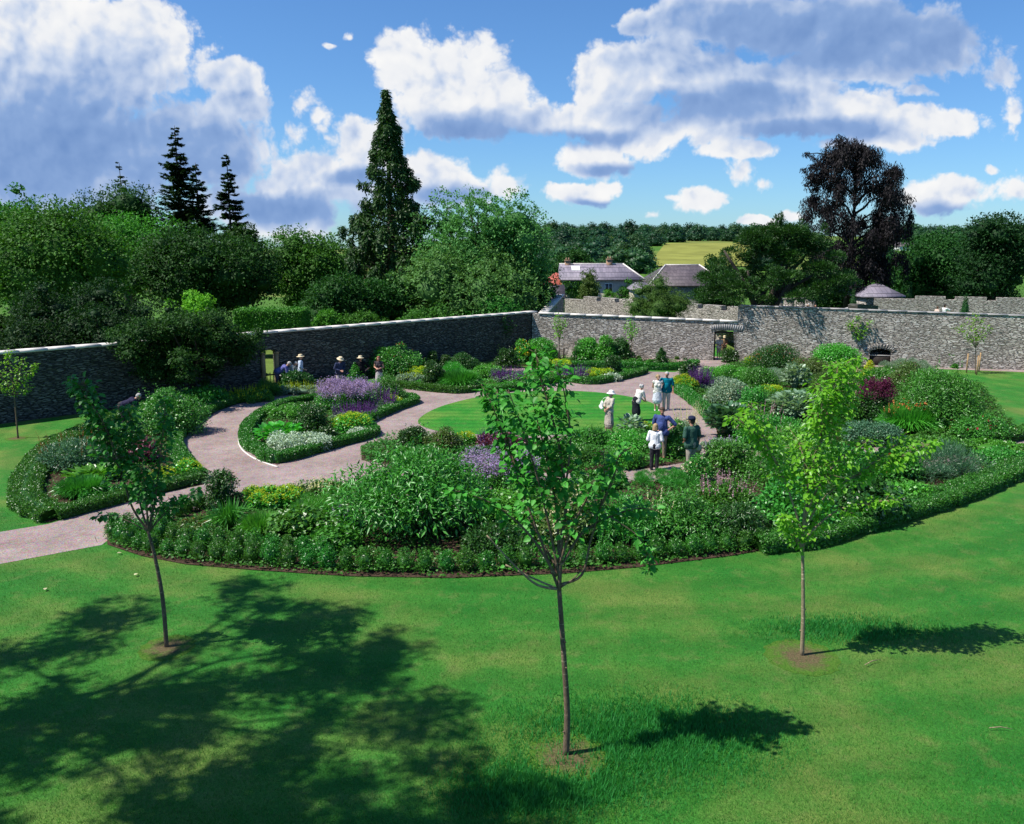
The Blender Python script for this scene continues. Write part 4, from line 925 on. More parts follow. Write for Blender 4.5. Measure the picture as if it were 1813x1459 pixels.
broadleaf('tree', 'low dark tree behind the copper beech trunk, left side', 1500, 480, 90, 104, 'black', 9000, .28, 22, .0)
broadleaf('bush', 'leafy tree screening the gap between the house and the barn', 1146, 474, 60, 130, 'deep', 7000, .3, 18, .0, cat='tree')
broadleaf('bush', 'shadowy bush behind the wall at the left edge', 0, 535, 120, 52, 'deep', 9000, .18, 24, .0, cat='bush')
broadleaf('cone_tree', 'dense yew cone tree standing before the slate-roofed house', 1043, 458, 44, 110, 'olive', 9000, .22, 30, .0, wide=.9, rr=(.2, .3), depth=3)
broadleaf('bush', 'climbing green bush to the right of the cone tree, against the house', 1085, 496, 40, 116, 'bright', 4000, .22, 16, .0, cat='bush')
broadleaf('bush', 'rounded green bush against the right end of the house', 1112, 490, 40, 116, 'mid', 4000, .22, 16, .0, cat='bush')
for px, py, w, Y, lab in ((1711, 522, 18, 67, 'dark clipped cone bush on the terrace, beside the two strollers'), (1612, 500, 14, 84, 'slim dark cone bush behind the parapet, left one of the pair'), (1733, 505, 16, 84, 'slim dark cone bush behind the parapet, right one of the pair'), (1512, 512, 16, 72, 'slim dark cypress beside the gable-shaped wall end')):
    p = at(px, py, Y); wd = w * Y / F_PX * 1.1; zb = 1.3; s = Soup(); h = p.z - zb; L = [(0.2 * wd * math.cos(i * 2.4) * (1 - i / 20), .2 * wd * math.sin(i * 2.4) * (1 - i / 20), h * (i + .5) / 20, wd * .5 * (1 - i / 21) + .03, wd * .5 * (1 - i / 21) + .03, h * .06) for i in range(20)]
    s.blob((0, 0, h * .4), (wd * .3, wd * .3, h * .42)); lump_leaves(s, L, 2600, .11, T_SPRAY, shell=.4); o = s.build('cone_bush', LM('deep'), None, loc=(p.x, Y, zb)); tag(o, lab, 'bush')
# trees of the far hillside: four models, copied
far_protos = []
for i in range(5):
    s = Soup(); L = dome_lumps(1.0, .85, 16, rr=(.17, .27)); L = [(a, b, c + .05, d, e, f) for a, b, c, d, e, f in L]
    for c in L: s.blob(c[:3], (c[3] * .7, c[4] * .7, c[5] * .7), 1, .2)
    s.blob((0, 0, .35), (.36, .36, .36), 2, .1)
    lump_leaves(s, L, 1500, .085, shell=.35); far_protos.append(s.mesh('hill_tree'))
fm = [leafmat('leaf_far_a', (0.012, 0.050, 0.020), (0.028, 0.095, 0.034)), leafmat('leaf_far_b', (0.018, 0.062, 0.020), (0.040, 0.115, 0.032)), leafmat('leaf_far_c', (0.010, 0.040, 0.020), (0.022, 0.076, 0.030))]
for i, me in enumerate(far_protos): me.materials.append(fm[i % 3])
nf = 0
def hill_tree(px, Y, size):
    global nf
    x, y, z = ray(px, 430); x = x / y * Y
    o = bpy.data.objects.new('hill_tree', far_protos[rng.integers(5)]); col.objects.link(o)
    o.location = (x, Y, terrain_h(x, Y) - .4); o.rotation_euler.z = rng.uniform(0, 6.28); h = size * rng.uniform(.8, 1.25); o.scale = (h * 1.25, h * 1.25, h)
    tag(o, 'dark rounded tree in the woods on the far hillside', 'tree', 'trees on the far hillside'); nf += 1
for Y in (300, 380, 470, 570, 680, 800, 930, 1080):
    st = 8.5 if Y < 500 else 10
    wpx = st * F_PX / Y * 1.05
    for (a, b) in ((930, 1400), (1540, 1840)):
        px = a + rng.uniform(0, wpx)
        while px < b:
            yy = Y * rng.uniform(.95, 1.06)
            p0 = (px, yy); x, _, _ = ray(px, 430)
            gap = (1150 - (yy - 330) * -.15 < px < 1345 and yy < 535) or (1062 < px < 1138 and 545 < yy < 650) or (1195 < px < 1300 and 690 < yy < 840) or (1575 < px < 1645 and yy < 480)
            if not gap and nf < 295: hill_tree(px, yy, (10.0 if Y < 600 else 11.5))
            px += wpx * rng.uniform(.7, 1.35)
# two big trees standing outside the picture whose shade falls on the near lawn
for (x, y, z0, z1, r, lab) in ((-13.7, 10.9, 9.9, 15.5, 4.7, 'tall tree left of the view whose shadow lies on the lawn'), (-10.8, 6.0, 10.6, 15.5, 3.3, 'tall tree beside the viewpoint whose shadow reaches the bottom of the lawn')):
    root = empty('shade_tree', (x, y, 0)); tag(root, lab, 'tree'); s = Soup(); L = []
    for i in range(46):
        d = rdir(1)[0]; q = rng.uniform(.3, 1); rr = rng.uniform(.5, 1.0); L.append((d[0] * r * q, d[1] * r * q * 1.1, (z0 + z1) / 2 + d[2] * (z1 - z0) / 2 * q, rr, rr, rr * .6))
    lump_leaves(s, L, 46000, .15, shell=.9, clump=.9); s.build('crown', LM('mid'), root); t = Soup(); t.tube([(0, 0, -.2), (.1, .1, 6), (0, 0, z1 - 2)], [.36, .2, .05], 8)
    for c in L[::2]: t.tube(limb_pts((0, 0, 7.5 + rng.uniform(0, 3)), c[:3], .1, 5), np.linspace(.07, .02, 6), 5)
    t.build('trunk', BARK, root, True)

# ------------------------------------------------------------------ hedges
hedge('box_hedge', 'thick box hedge round the outer curve of the left bed', [(300, 712), (225, 735), (150, 768), (92, 798), (55, 845), (45, 885), (62, 905), (98, 918)], .85, .30, leaf=.055)
hedge('box_hedge', 'box hedge of the left bed along the gravel arm leaving at the left edge', [(100, 918), (160, 902), (220, 886), (290, 868), (350, 853)], .5, .30, leaf=.05)
hedge('box_hedge', 'box hedge of the left bed lining the curved ring walk', [(353, 851), (328, 826), (311, 795), (316, 774), (338, 752), (378, 727), (430, 709), (500, 694), (560, 682), (640, 671)], .50, .32, leaf=.06)
hedge('box_hedge', 'box hedge right round the teardrop island bed', [(435, 778), (440, 762), (452, 748), (475, 731), (510, 718), (570, 709), (650, 702), (733, 711), (696, 728), (650, 748), (645, 757), (660, 772), (597, 790), (492, 818), (460, 804), (440, 792)], .45, .34, leaf=.055, closed=True)
hedge('box_hedge', 'low hedge in front of the long far bed, left half', [(708, 686), (760, 692), (812, 696), (845, 691)], .5, .34, leaf=.07)
hedge('box_hedge', 'low hedge on the lawn side of the far bed with catmint, right half', [(870, 697), (940, 686), (997, 676), (1054, 680), (1120, 667), (1141, 660)], .45, .34, leaf=.07)
hedge('box_hedge', 'low hedge under the tall bright shrubs near the pale wall', [(1000, 651), (1105, 653), (1198, 655), (1230, 648)], .55, .4, leaf=.075)
hedge('box_hedge', 'hedge rim of the right bed beside the embracing couple', [(1192, 690), (1214, 703), (1248, 732), (1264, 752)], .55, .42, leaf=.06)
hedge('box_hedge', 'broad box hedge sweeping along the front right edge of the front bed', [(1338, 972), (1420, 962), (1500, 940), (1600, 913), (1700, 880), (1793, 840), (1860, 810), (1920, 785)], .85, .40, leaf=.05)
hedge('box_hedge', 'hedge at the far right under the red flowers', [(1700, 780), (1760, 783), (1830, 770)], .6, .4, leaf=.06)
# single box plants along the front edge
BOX = []
for v in range(4):
    s = Soup(); L = dome_lumps(.42, .52, 9, rr=(.26, .36)); L = [(a, b, max(.12, c), d, e, f) for a, b, c, d, e, f in L]; s.blob((0, 0, .2), (.15, .15, .18), 2, .15)
    lump_leaves(s, L, 1500, .042, shell=.5, zmin=.01, upb=.4, droop=-.25); t = Soup()
    me = s.mesh('box_plant'); me.materials.append(LM('box', True)); BOX.append(me)
def box_plant(p, k, label, group):
    o = bpy.data.objects.new('box_plant', BOX[k % 4]); col.objects.link(o); o.location = (p.x, p.y, .015); o.rotation_euler.z = rng.uniform(0, 6.28); q = rng.uniform(.88, 1.16); o.scale = (q, q, q * rng.uniform(.9, 1.15)); tag(o, label, 'box plant', group)
row = resample(smooth_open([gr(*q) for q in [(200, 952), (250, 973), (330, 988), (450, 998), (620, 1009), (800, 1011), (1000, 1003), (1130, 992), (1250, 980), (1345, 970)]], 6), .45)
for i, p in enumerate(row): box_plant(p, i + int(rng.integers(3)), 'small clipped box plant in the front row edging the near bed', 'box plants edging the near bed')
row2 = resample(smooth_open([gr(*q) for q in [(205, 938), (262, 951), (335, 968), (450, 978), (570, 990)]], 6), .45)
for i, p in enumerate(row2): box_plant(p, i + 1, 'small clipped box plant in the second row at the left end of the near bed', 'box plants in the second row')
for i, (q, lab) in enumerate([((292, 928), 'round box plant on the gravel edge, leftmost of the four single ones'), ((317, 917), 'round box plant on the gravel edge, second of the four single ones'), ((334, 908), 'round box plant on the gravel edge, third of the four single ones'), ((354, 901), 'round box plant touching the dark upright shrub by the gravel')]): box_plant(gr(*q), i, lab, 'single box plants by the gravel')

# ------------------------------------------------------------------ plants
P_ = plant
# left bed
P_('salvia', 'perennial', 'tall bushy perennial with reddish flower spikes in the left bed behind its outer hedge', 122, 838, 135, 85, 'spikes', 'blue', .07, flower='rust', fn=46, fs=.035, sp_h=.3)
P_('rose_bush', 'rose', 'large green rose bush with a few pale buds, right of the bent man in navy', 285, 775, 120, 85, 'rose', 'mid', .085, flower='white', fn=16, fs=.05)
P_('rose_bush', 'rose', 'low rose dotted with cream flowers in the shade of the spreading garden tree', 270, 706, 95, 34, 'rose', 'deep', .08, flower='cream', fn=110, fs=.06)
P_('spurge', 'perennial', 'lime-yellow spurge clump under the spreading garden tree', 428, 714, 80, 32, 'spikes', 'bright', .07, flower='lime', fn=80, fs=.06, sp_h=.35)
P_('peony', 'perennial', 'dark leafy clump left of the lime-yellow spurge', 350, 722, 90, 34, 'mound', 'mid', .10, T=T_STAR)
P_('lady_mantle', 'perennial', 'yellow lady\'s mantle at the tip of the left bed, left clump', 280, 858, 60, 32, 'froth', 'bright', .09, flower='lime', fs=.035)
P_('lady_mantle', 'perennial', 'yellow lady\'s mantle at the tip of the left bed, right clump by the path', 324, 848, 46, 36, 'froth', 'bright', .09, flower='lime', fs=.035)
P_('hosta', 'perennial', 'pale broad-leaved clump in the middle of the left bed', 155, 855, 110, 26, 'big', 'bright', .24)
P_('iris', 'perennial', 'low grassy iris clump in the left bed', 130, 885, 90, 40, 'strap', 'mid', .06)
P_('dark_heuchera', 'perennial', 'dark purple-leaved mound in the left bed behind the young tree', 250, 822, 50, 42, 'mound', 'purple', .09, T=T_STAR)
P_('geranium', 'perennial', 'low sprawling green clump at the near end of the left bed', 190, 892, 110, 26, 'mound', 'mid', .07)
P_('shrub', 'shrub', 'dense green shrub in the left bed below the rose bush', 215, 815, 70, 70, 'shrub', 'mid', .07)
P_('lavender', 'perennial', 'long pale green spiky strip along the ring walk at the left', 525, 700, 125, 26, 'spikes', 'grey', .07, flower='lime', fn=120, fs=.035, sp_h=.4, dpx=36)
P_('catmint', 'perennial', 'dark feathery clump beside the gateway end of the left bed', 470, 704, 46, 30, 'feather', 'mid', .09)
P_('rose_bush', 'rose', 'leafy rose bush between the bending man in blue and the man in the pale shirt', 517, 692, 56, 36, 'rose', 'deep', .09, flower='white', fn=8, fs=.06)
P_('rose_bush', 'rose', 'upright rose bush with white flowers between the two men in sun hats', 629, 692, 40, 46, 'cone', 'mid', .09, flower='white', fn=34, fs=.07)
P_('shrub', 'shrub', 'fine-leaved green shrub behind the lilac haze of flowers', 684, 716, 62, 50, 'shrub', 'mid', .06)
P_('shrub', 'shrub', 'large rounded shrub with rust-tipped shoots against the dark wall', 690, 668, 92, 58, 'shrub', 'mid', .10, flower='rust', fn=110, fs=.07)
P_('lavender', 'perennial', 'pale spiky clump at the foot of the rust-tipped shrub', 722, 676, 50, 20, 'spikes', 'grey', .08, flower='lime', fn=30, fs=.04)
# island bed
P_('thalictrum', 'perennial', 'haze of lilac flowers on tall stems in the teardrop island bed', 608, 730, 108, 54, 'cloud', 'mid', .08, flower='lilac', fn=75, fs=.05)
P_('catmint', 'perennial', 'deep purple catmint in front of the lilac haze', 622, 748, 78, 34, 'spikes', 'grey', .06, flower='purple', fn=150, fs=.05, sp_h=.6)
P_('catmint', 'perennial', 'purple catmint at the right end of the lilac haze', 668, 728, 56, 40, 'spikes', 'grey', .06, flower='purple', fn=110, fs=.05, sp_h=.55)
P_('lamb_ear', 'perennial', 'wide silver-leaved mound at the front of the teardrop island bed', 520, 803, 104, 36, 'mound', 'silver', .085, dens=.9)
P_('hosta', 'perennial', 'green big-leaved clump at the left end of the teardrop island bed', 487, 788, 78, 42, 'big', 'bright', .26)
P_('shrub', 'shrub', 'dark leafy rose in the centre of the teardrop island bed', 548, 772, 60, 56, 'rose', 'deep', .085)
P_('shrub', 'shrub', 'dark green rose beside the silver mound, right of it', 578, 785, 40, 30, 'rose', 'deep', .085)
P_('lady_mantle', 'perennial', 'vivid yellow-green lady\'s mantle in the teardrop island bed', 618, 770, 62, 42, 'froth', 'bright', .09, flower='lime', fs=.04)
P_('lamb_ear', 'perennial', 'small silver mound beside the vivid lady\'s mantle', 632, 776, 40, 18, 'mound', 'silver', .08)
P_('geranium', 'perennial', 'low bright ground cover along the far rim of the teardrop island bed', 505, 742, 100, 24, 'mound', 'bright', .07)
P_('lady_mantle', 'perennial', 'small yellow-green clump at the far right tip of the teardrop island bed', 690, 722, 46, 22, 'froth', 'bright', .08, flower='lime', fs=.035)
# far beds, left
P_('achillea', 'perennial', 'patch of yellow flowers left of the far leafy rose', 748, 670, 50, 22, 'froth', 'bright', .09, flower='lime', fs=.05)
P_('rose_bush', 'rose', 'upright leafy rose in the long far bed', 770, 690, 42, 50, 'rose', 'deep', .10, flower='white', fn=10, fs=.07)
P_('shrub', 'shrub', 'narrow rounded shrub beside the clipped dome near the dark wall', 764, 655, 28, 32, 'shrub', 'deep', .09)
P_('clipped_dome', 'shrub', 'flat-topped clipped dome near the dark wall', 818, 656, 58, 30, 'shrub', 'deep', .07, dens=1.3)
P_('shrub', 'shrub', 'small dark round bush left of the clipped dome', 789, 655, 22, 26, 'shrub', 'deep', .08)
P_('daylily', 'perennial', 'spiky green daylily clump in the long far bed', 812, 692, 62, 36, 'strap', 'mid', .05)
P_('fern', 'perennial', 'pale feathery mound behind the daylily clump', 800, 668, 46, 26, 'feather', 'bright', .10)
P_('geranium', 'perennial', 'light green mound between the daylily clump and the catmint', 862, 670, 56, 22, 'mound', 'bright', .09)
P_('catmint', 'perennial', 'purple catmint left of the central young tree, in the far bed', 898, 678, 62, 26, 'spikes', 'grey', .07, flower='purple', fn=150, fs=.06, sp_h=.55)
P_('rose_bush', 'rose', 'dark rose shrub left of the yellow-flowered shrub', 898, 652, 38, 36, 'rose', 'deep', .10, flower='white', fn=12, fs=.07)
P_('goldenrod', 'shrub', 'yellow-flowered shrub beside the big round bright shrub near the wall corner', 928, 645, 34, 40, 'shrub', 'bright', .10, flower='yellow', fn=160, fs=.09)
P_('shrub', 'shrub', 'big round bright green shrub near the wall corner', 960, 644, 62, 46, 'shrub', 'bright', .10)
P_('catmint', 'perennial', 'purple catmint right of the central young tree, in the far bed', 1017, 674, 54, 26, 'spikes', 'grey', .07, flower='purple', fn=130, fs=.06, sp_h=.55)
P_('lady_mantle', 'perennial', 'lime-green mounds behind the right-hand catmint', 990, 656, 54, 20, 'froth', 'bright', .10, flower='lime', fs=.05)
P_('lady_mantle', 'perennial', 'yellow-green clump right of the right-hand catmint', 1058, 672, 46, 20, 'froth', 'bright', .10, flower='lime', fs=.05)
P_('rose_bush', 'rose', 'dark round rose bush in the far bed, left of the path junction', 1085, 664, 34, 36, 'shrub', 'deep', .09, flower='white', fn=6, fs=.06)
P_('lamb_ear', 'perennial', 'little silver mound at the right end of the far bed', 1086, 676, 34, 14, 'mound', 'silver', .09)
P_('shrub', 'shrub', 'tall bright green shrub in front of the pale wall, left of a pair', 1040, 640, 48, 42, 'shrub', 'bright', .11)
P_('shrub', 'shrub', 'tall bright green shrub in front of the pale wall, right of a pair', 1072, 641, 40, 44, 'shrub', 'bright', .11)
P_('shrub', 'shrub', 'dark shrub just right of the tall bright pair by the pale wall', 1100, 640, 48, 40, 'shrub', 'deep', .11)
P_('rose_bush', 'rose', 'cone-shaped rose bush standing in the low hedge near the doorway', 1172, 652, 26, 34, 'cone', 'deep', .10)
P_('geranium', 'perennial', 'low green ground cover inside the hedge near the pale wall', 1140, 652, 90, 14, 'mound', 'mid', .09)
P_('rose_bush', 'rose', 'dark rose bush right beside the doorway', 1294, 643, 32, 26, 'shrub', 'deep', .10, flower='white', fn=6, fs=.06)
P_('rose_bush', 'rose', 'dark rose bush at the gravel edge between the couple and the doorway', 1220, 668, 32, 30, 'shrub', 'deep', .10, flower='white', fn=6, fs=.06)
# right bed
P_('lady_mantle', 'perennial', 'lime-yellow lady\'s mantle at the left tip of the right bed', 1212, 694, 48, 31, 'froth', 'bright', .09, flower='lime', fs=.045)
P_('catmint', 'perennial', 'bright purple catmint at the left tip of the right bed', 1240, 692, 30, 40, 'spikes', 'grey', .06, flower='purple', fn=120, fs=.055, sp_h=.65)
P_('catmint', 'perennial', 'fading purple catmint trailing to the right of the bright one', 1276, 694, 56, 26, 'spikes', 'grey', .06, flower='purple', fn=110, fs=.05, sp_h=.55)
P_('geranium', 'perennial', 'fresh green ground cover behind the catmint of the right bed', 1290, 676, 84, 26, 'mound', 'bright', .08)
P_('achillea', 'perennial', 'small yellow-flowered clump below the tall wall, near the doorway', 1332, 650, 26, 20, 'froth', 'bright', .10, flower='yellow', fs=.06)
P_('smoke_bush', 'shrub', 'fine-leaved dark shrub with rusty tips under the yew shadow', 1380, 660, 86, 54, 'shrub', 'deep', .08, flower='rust', fn=150, fs=.06)
P_('shrub', 'shrub', 'bright green domed shrub left of the arched recess', 1486, 655, 82, 46, 'shrub', 'bright', .10)
P_('rose_bush', 'rose', 'reddish-leaved rose left of the bright domed shrub', 1442, 672, 70, 36, 'rose', 'olive', .08, flower='wine', fn=60, fs=.06)
P_('cardoon', 'perennial', 'upright silver cardoon in the far part of the right bed', 1412, 694, 46, 61, 'big', 'grey', .26, dens=2)
P_('geranium', 'perennial', 'rounded green mound behind the yellow-green strip of the right bed', 1345, 690, 60, 40, 'mound', 'mid', .08)
P_('astrantia', 'perennial', 'airy pale mound below the rusty shrub', 1376, 682, 60, 28, 'feather', 'grey', .09)
P_('buddleja', 'shrub', 'greyish shrub dotted with cream flowers right of the catmint', 1300, 724, 82, 52, 'shrub', 'grey', .08, flower='cream', fn=60, fs=.05)
P_('rose_bush', 'rose', 'leafy shrub in the right bed in front of the greyish shrub', 1340, 745, 70, 54, 'rose', 'mid', .08)
P_('cardoon', 'perennial', 'big silver-leaved shrub in the middle of the right bed', 1415, 752, 92, 71, 'big', 'grey', .20, dens=4)
P_('lady_mantle', 'perennial', 'yellow-green strip in the middle of the right bed', 1368, 702, 44, 21, 'froth', 'bright', .08, flower='lime', fs=.045)
P_('artichoke', 'perennial', 'dark clump with large pale leaves beside the man in green', 1298, 782, 84, 78, 'big', 'blue', .30, dens=2.2)
P_('goldenrod', 'perennial', 'yellow goldenrod plume left of the white rose', 1542, 672, 26, 32, 'cone', 'yellowgreen', .07, flower='yellow', fn=120, fs=.07)
P_('rose_bush', 'rose', 'rose bush with white blooms in front of the arched recess', 1568, 684, 60, 32, 'shrub', 'mid', .09, flower='white', fn=40, fs=.07)
P_('rose_bush', 'rose', 'coppery rose at the back of the right bed', 1618, 694, 66, 50, 'rose', 'olive', .08, flower='wine', fn=80, fs=.06)
P_('fennel', 'perennial', 'hazy grey-green plumes against the tall wall right of the recess', 1622, 662, 84, 26, 'feather', 'grey', .10)
P_('elder', 'shrub', 'massive dark green shrub at the right end of the right bed', 1686, 772, 140, 123, 'shrub', 'mid', .13, T=T_LANCE, dens=1.1, lift=.25, shoots=20)
P_('smoke_bush', 'shrub', 'wine-purple smoke bush in the right bed', 1556, 752, 66, 78, 'cloud', 'deep', .07, flower='wine', fn=80, fs=.05)
P_('daylily', 'perennial', 'strappy daylilies with orange flowers right of the smoke bush', 1622, 772, 74, 54, 'strap', 'bright', .06, flower='orange', fn=40, fs=.07)
P_('crocosmia', 'perennial', 'red-flowered plants at the right edge of the right bed', 1752, 785, 110, 54, 'rose', 'mid', .08, flower='red', fn=60, fs=.07)
P_('lily', 'perennial', 'green thicket in the right bed between the silver shrub and the smoke bush', 1488, 755, 90, 71, 'shrub', 'mid', .09)
P_('sage', 'perennial', 'soft blue-green mound in front of the daylilies', 1560, 790, 100, 42, 'mound', 'blue', .08)
P_('phlox', 'perennial', 'thicket of pink-tinged perennials right of the man in green', 1370, 800, 120, 73, 'spikes', 'mid', .09, flower='pink', fn=40, fs=.045, sp_h=.2)
P_('border_plants', 'perennial', 'low green planting at the foot of the tall wall, right part', 1730, 652, 130, 14, 'mound', 'mid', .10)
P_('border_plants', 'perennial', 'low planting at the foot of the pale wall beside the doorway', 1180, 636, 90, 8, 'mound', 'olive', .09)
P_('delphinium', 'perennial', 'clump of tall pale spires behind the right-hand young tree, left of the smoke bush', 1508, 742, 44, 78, 'spikes', 'mid', .09, flower='cream', fn=18, fs=.05, sp_h=.5)
P_('sunflower', 'perennial', 'tall leafy stems at the back of the right bed beside the massive dark shrub', 1640, 738, 50, 82, 'rose', 'bright', .11, T=T_LANCE)
P_('bronze_fennel', 'perennial', 'bronze feathery plume in the right bed behind the big silver-leaved shrub', 1460, 706, 40, 50, 'feather', 'olive', .11)
P_('lily', 'perennial', 'tall dark-leaved lilies between the smoke bush and the daylilies', 1588, 768, 36, 60, 'spikes', 'deep', .09, flower='orange', fn=10, fs=.06, sp_h=.25)
P_('loosestrife', 'perennial', 'upright stems with dusty pink tips near the artichoke clump', 1352, 782, 46, 72, 'spikes', 'mid', .08, flower='pink', fn=26, fs=.04, sp_h=.4)
P_('sage', 'perennial', 'low green mound covering the soil beside the red flowers at the right edge', 1772, 806, 110, 24, 'mound', 'bright', .09)
P_('geranium', 'perennial', 'low spreading green between the massive dark shrub and the pine-like shrub', 1680, 806, 110, 30, 'mound', 'mid', .09)
P_('verbascum', 'perennial', 'slender cream spires in the front bed between the lance-leaved shrubs', 1160, 962, 40, 96, 'spikes', 'mid', .10, flower='cream', fn=9, fs=.045, sp_h=.45)
P_('lupin', 'perennial', 'pale lilac spires at the left foot of the largest shrub', 612, 948, 46, 66, 'spikes', 'mid', .10, flower='lilac', fn=12, fs=.045, sp_h=.4)
# inner front bed
P_('rose_bush', 'rose', 'dark rose bush at the near edge of the central lawn', 731, 797, 54, 46, 'rose', 'deep', .08, flower='white', fn=4, fs=.05)
P_('lady_mantle', 'perennial', 'yellow-green clump at the lower edge of the central lawn', 822, 786, 40, 22, 'froth', 'bright', .08, flower='lime', fs=.04)
P_('rose_bush', 'rose', 'reddish-tipped rose left of the yellow-green clump', 782, 803, 70, 40, 'rose', 'olive', .07, flower='pink', fn=20, fs=.045)
P_('dark_heuchera', 'perennial', 'dusky purple mound behind the central young tree', 888, 800, 90, 46, 'spikes', 'purple', .07, flower='purple', fn=60, fs=.045)
P_('rose_bush', 'rose', 'rose bush at the lawn edge right of the central young tree', 1045, 795, 74, 40, 'rose', 'mid', .085)
P_('scabious', 'perennial', 'airy green plants with pale yellow button flowers, left of the people', 1118, 800, 92, 40, 'rose', 'bright', .065, flower='cream', fn=44, fs=.055, dens=.8)
P_('thistle', 'perennial', 'giant silver thistle leaning beside the woman in the dark skirt', 1118, 770, 54, 40, 'big', 'grey', .20, dens=.9)
P_('mullein', 'perennial', 'tall speckled stems with pale flowers behind the man in green', 1216, 775, 44, 66, 'spikes', 'grey', .06, flower='cream', fn=40, fs=.03, sp_h=.6)
P_('lady_mantle', 'perennial', 'yellow-green patch at the feet of the woman in the dark skirt', 1140, 764, 44, 16, 'froth', 'bright', .08, flower='lime', fs=.04)
P_('rose_bush', 'rose', 'rose with cream buds between the man in blue and the man in green', 1196, 812, 40, 60, 'rose', 'mid', .075, flower='cream', fn=40, fs=.06)
P_('phlox', 'perennial', 'tall leafy perennials spilling over the ring walk right of the man in green', 1300, 848, 100, 70, 'rose', 'mid', .09, flower='cream', fn=16, fs=.05)
P_('lily', 'perennial', 'dense green clump over the ring walk, left of the right-hand young tree', 1385, 862, 110, 70, 'shrub', 'mid', .10, T=T_LANCE)
P_('aster', 'perennial', 'bushy green asters between the silver shrub and the ring walk', 1420, 812, 120, 56, 'shrub', 'bright', .08)
P_('aster', 'perennial', 'bushy perennials in front of the soft blue-green mound', 1510, 850, 110, 60, 'shrub', 'mid', .09)
P_('catmint', 'perennial', 'grey-leaved edging plants at the corner of the right bed by the gravel', 1280, 800, 60, 30, 'spikes', 'grey', .07, flower='lilac', fn=30, fs=.04)
P_('scabious', 'perennial', 'tall pompom-flowered stems right in front of the man in green', 1238, 856, 52, 50, 'rose', 'mid', .07, flower='cream', fn=26, fs=.07, dens=.5)
P_('hosta', 'perennial', 'low planting behind the gravel in front of the people, left', 1000, 828, 90, 40, 'mound', 'mid', .08)
P_('phlox', 'perennial', 'green perennials in front of the woman in the white blouse', 1110, 832, 70, 40, 'rose', 'bright', .075, flower='cream', fn=18, fs=.05)
P_('phlox', 'perennial', 'dark leafy perennials behind the lilac phlox', 880, 832, 110, 40, 'shrub', 'deep', .085)
P_('geranium', 'perennial', 'leafy clump behind the big laurel-like shrub', 740, 830, 110, 40, 'shrub', 'mid', .08)
# front bed
P_('laurel', 'shrub', 'dense dark upright shrub beside the gravel arm at the left', 389, 905, 58, 84, 'shrub', 'deep', .12, T=T_LANCE, dens=1.2)
P_('grass_clump', 'perennial', 'tall thin grassy stems in front of the dark upright shrub', 404, 940, 26, 56, 'strap', 'mid', .05, dens=.3)
P_('crocosmia', 'perennial', 'arching strap leaves near the left end of the front bed', 455, 955, 80, 46, 'strap', 'bright', .06, dens=.7)
P_('lady_mantle', 'perennial', 'lime-green lady\'s mantle with yellow froth by the gravel, front bed', 476, 903, 104, 42, 'froth', 'bright', .10, flower='lime', fs=.035)
P_('astilbe', 'perennial', 'cream-flowered clump at the gravel edge of the front bed', 562, 878, 80, 30, 'spikes', 'olive', .07, flower='cream', fn=60, fs=.045, sp_h=.45)
P_('sedum', 'perennial', 'low reddish-brown ground cover near the single box plants', 345, 945, 90, 24, 'mound', 'olive', .06, flower='rust', fn=120, fs=.04)
P_('geranium', 'perennial', 'low creeping green cover along the front bed left of the strap leaves', 290, 948, 90, 18, 'mound', 'mid', .06)
P_('peony', 'perennial', 'leafy peony mound behind the front row of box plants', 520, 968, 112, 66, 'mound', 'mid', .13, T=T_STAR)
P_('cosmos', 'perennial', 'fine feathery light-green mound between the peony and the lady\'s mantle', 552, 932, 106, 52, 'feather', 'bright', .10)
P_('fern', 'perennial', 'leafy low clump at the foot of the big laurel-like shrub, left', 585, 982, 90, 50, 'mound', 'mid', .10, T=T_STAR)
P_('hydrangea', 'shrub', 'largest shrub of the front bed, lance-leaved with pink-tipped shoots', 718, 975, 285, 180, 'shrub', 'mid', .17, T=T_LANCE, flower='pink', fn=26, fs=.05, dens=1.15, lift=.34, shoots=46)
P_('geranium', 'perennial', 'broad bright mound under the lilac flowers in the front bed', 905, 952, 135, 84, 'mound', 'bright', .085, T=T_STAR)
P_('phlox', 'perennial', 'lilac-flowered phlox seen through the central young tree', 880, 872, 140, 70, 'cloud', 'mid', .08, flower='lilac', fn=45, fs=.045)
P_('shrub', 'shrub', 'dark small-leaved shrub behind the trunk fork of the central tree', 880, 988, 120, 62, 'shrub', 'deep', .085)
P_('variegated_shrub', 'shrub', 'cream-speckled shrub directly behind the central young tree', 1012, 968, 120, 100, 'shrub', 'olive', .075, flower='cream', fn=420, fs=.045)
P_('shrub', 'shrub', 'leafy green shrub right of the cream-speckled one', 1112, 975, 130, 100, 'shrub', 'mid', .12, T=T_LANCE, lift=.28, shoots=14)
P_('shrub', 'shrub', 'lance-leaved shrub in the front bed, middle of three right of the central tree', 1215, 970, 130, 108, 'shrub', 'mid', .13, T=T_LANCE, lift=.3, shoots=16)
P_('acanthus', 'perennial', 'pale pink flower spikes in front of the man in green', 1290, 905, 96, 70, 'spikes', 'mid', .09, flower='pink', fn=36, fs=.05, sp_h=.4)
P_('shrub', 'shrub', 'dark shrub under the pale pink flower spikes', 1310, 968, 110, 84, 'shrub', 'deep', .11, T=T_LANCE, lift=.3)
P_('perennials', 'perennial', 'feathery green perennials at the gravel in front of the man in green', 1190, 868, 120, 34, 'feather', 'mid', .09)
P_('perennials', 'perennial', 'knee-high green perennials at the ring walk left of the man in green', 1060, 872, 110, 36, 'rose', 'mid', .08, flower='cream', fn=20, fs=.05)
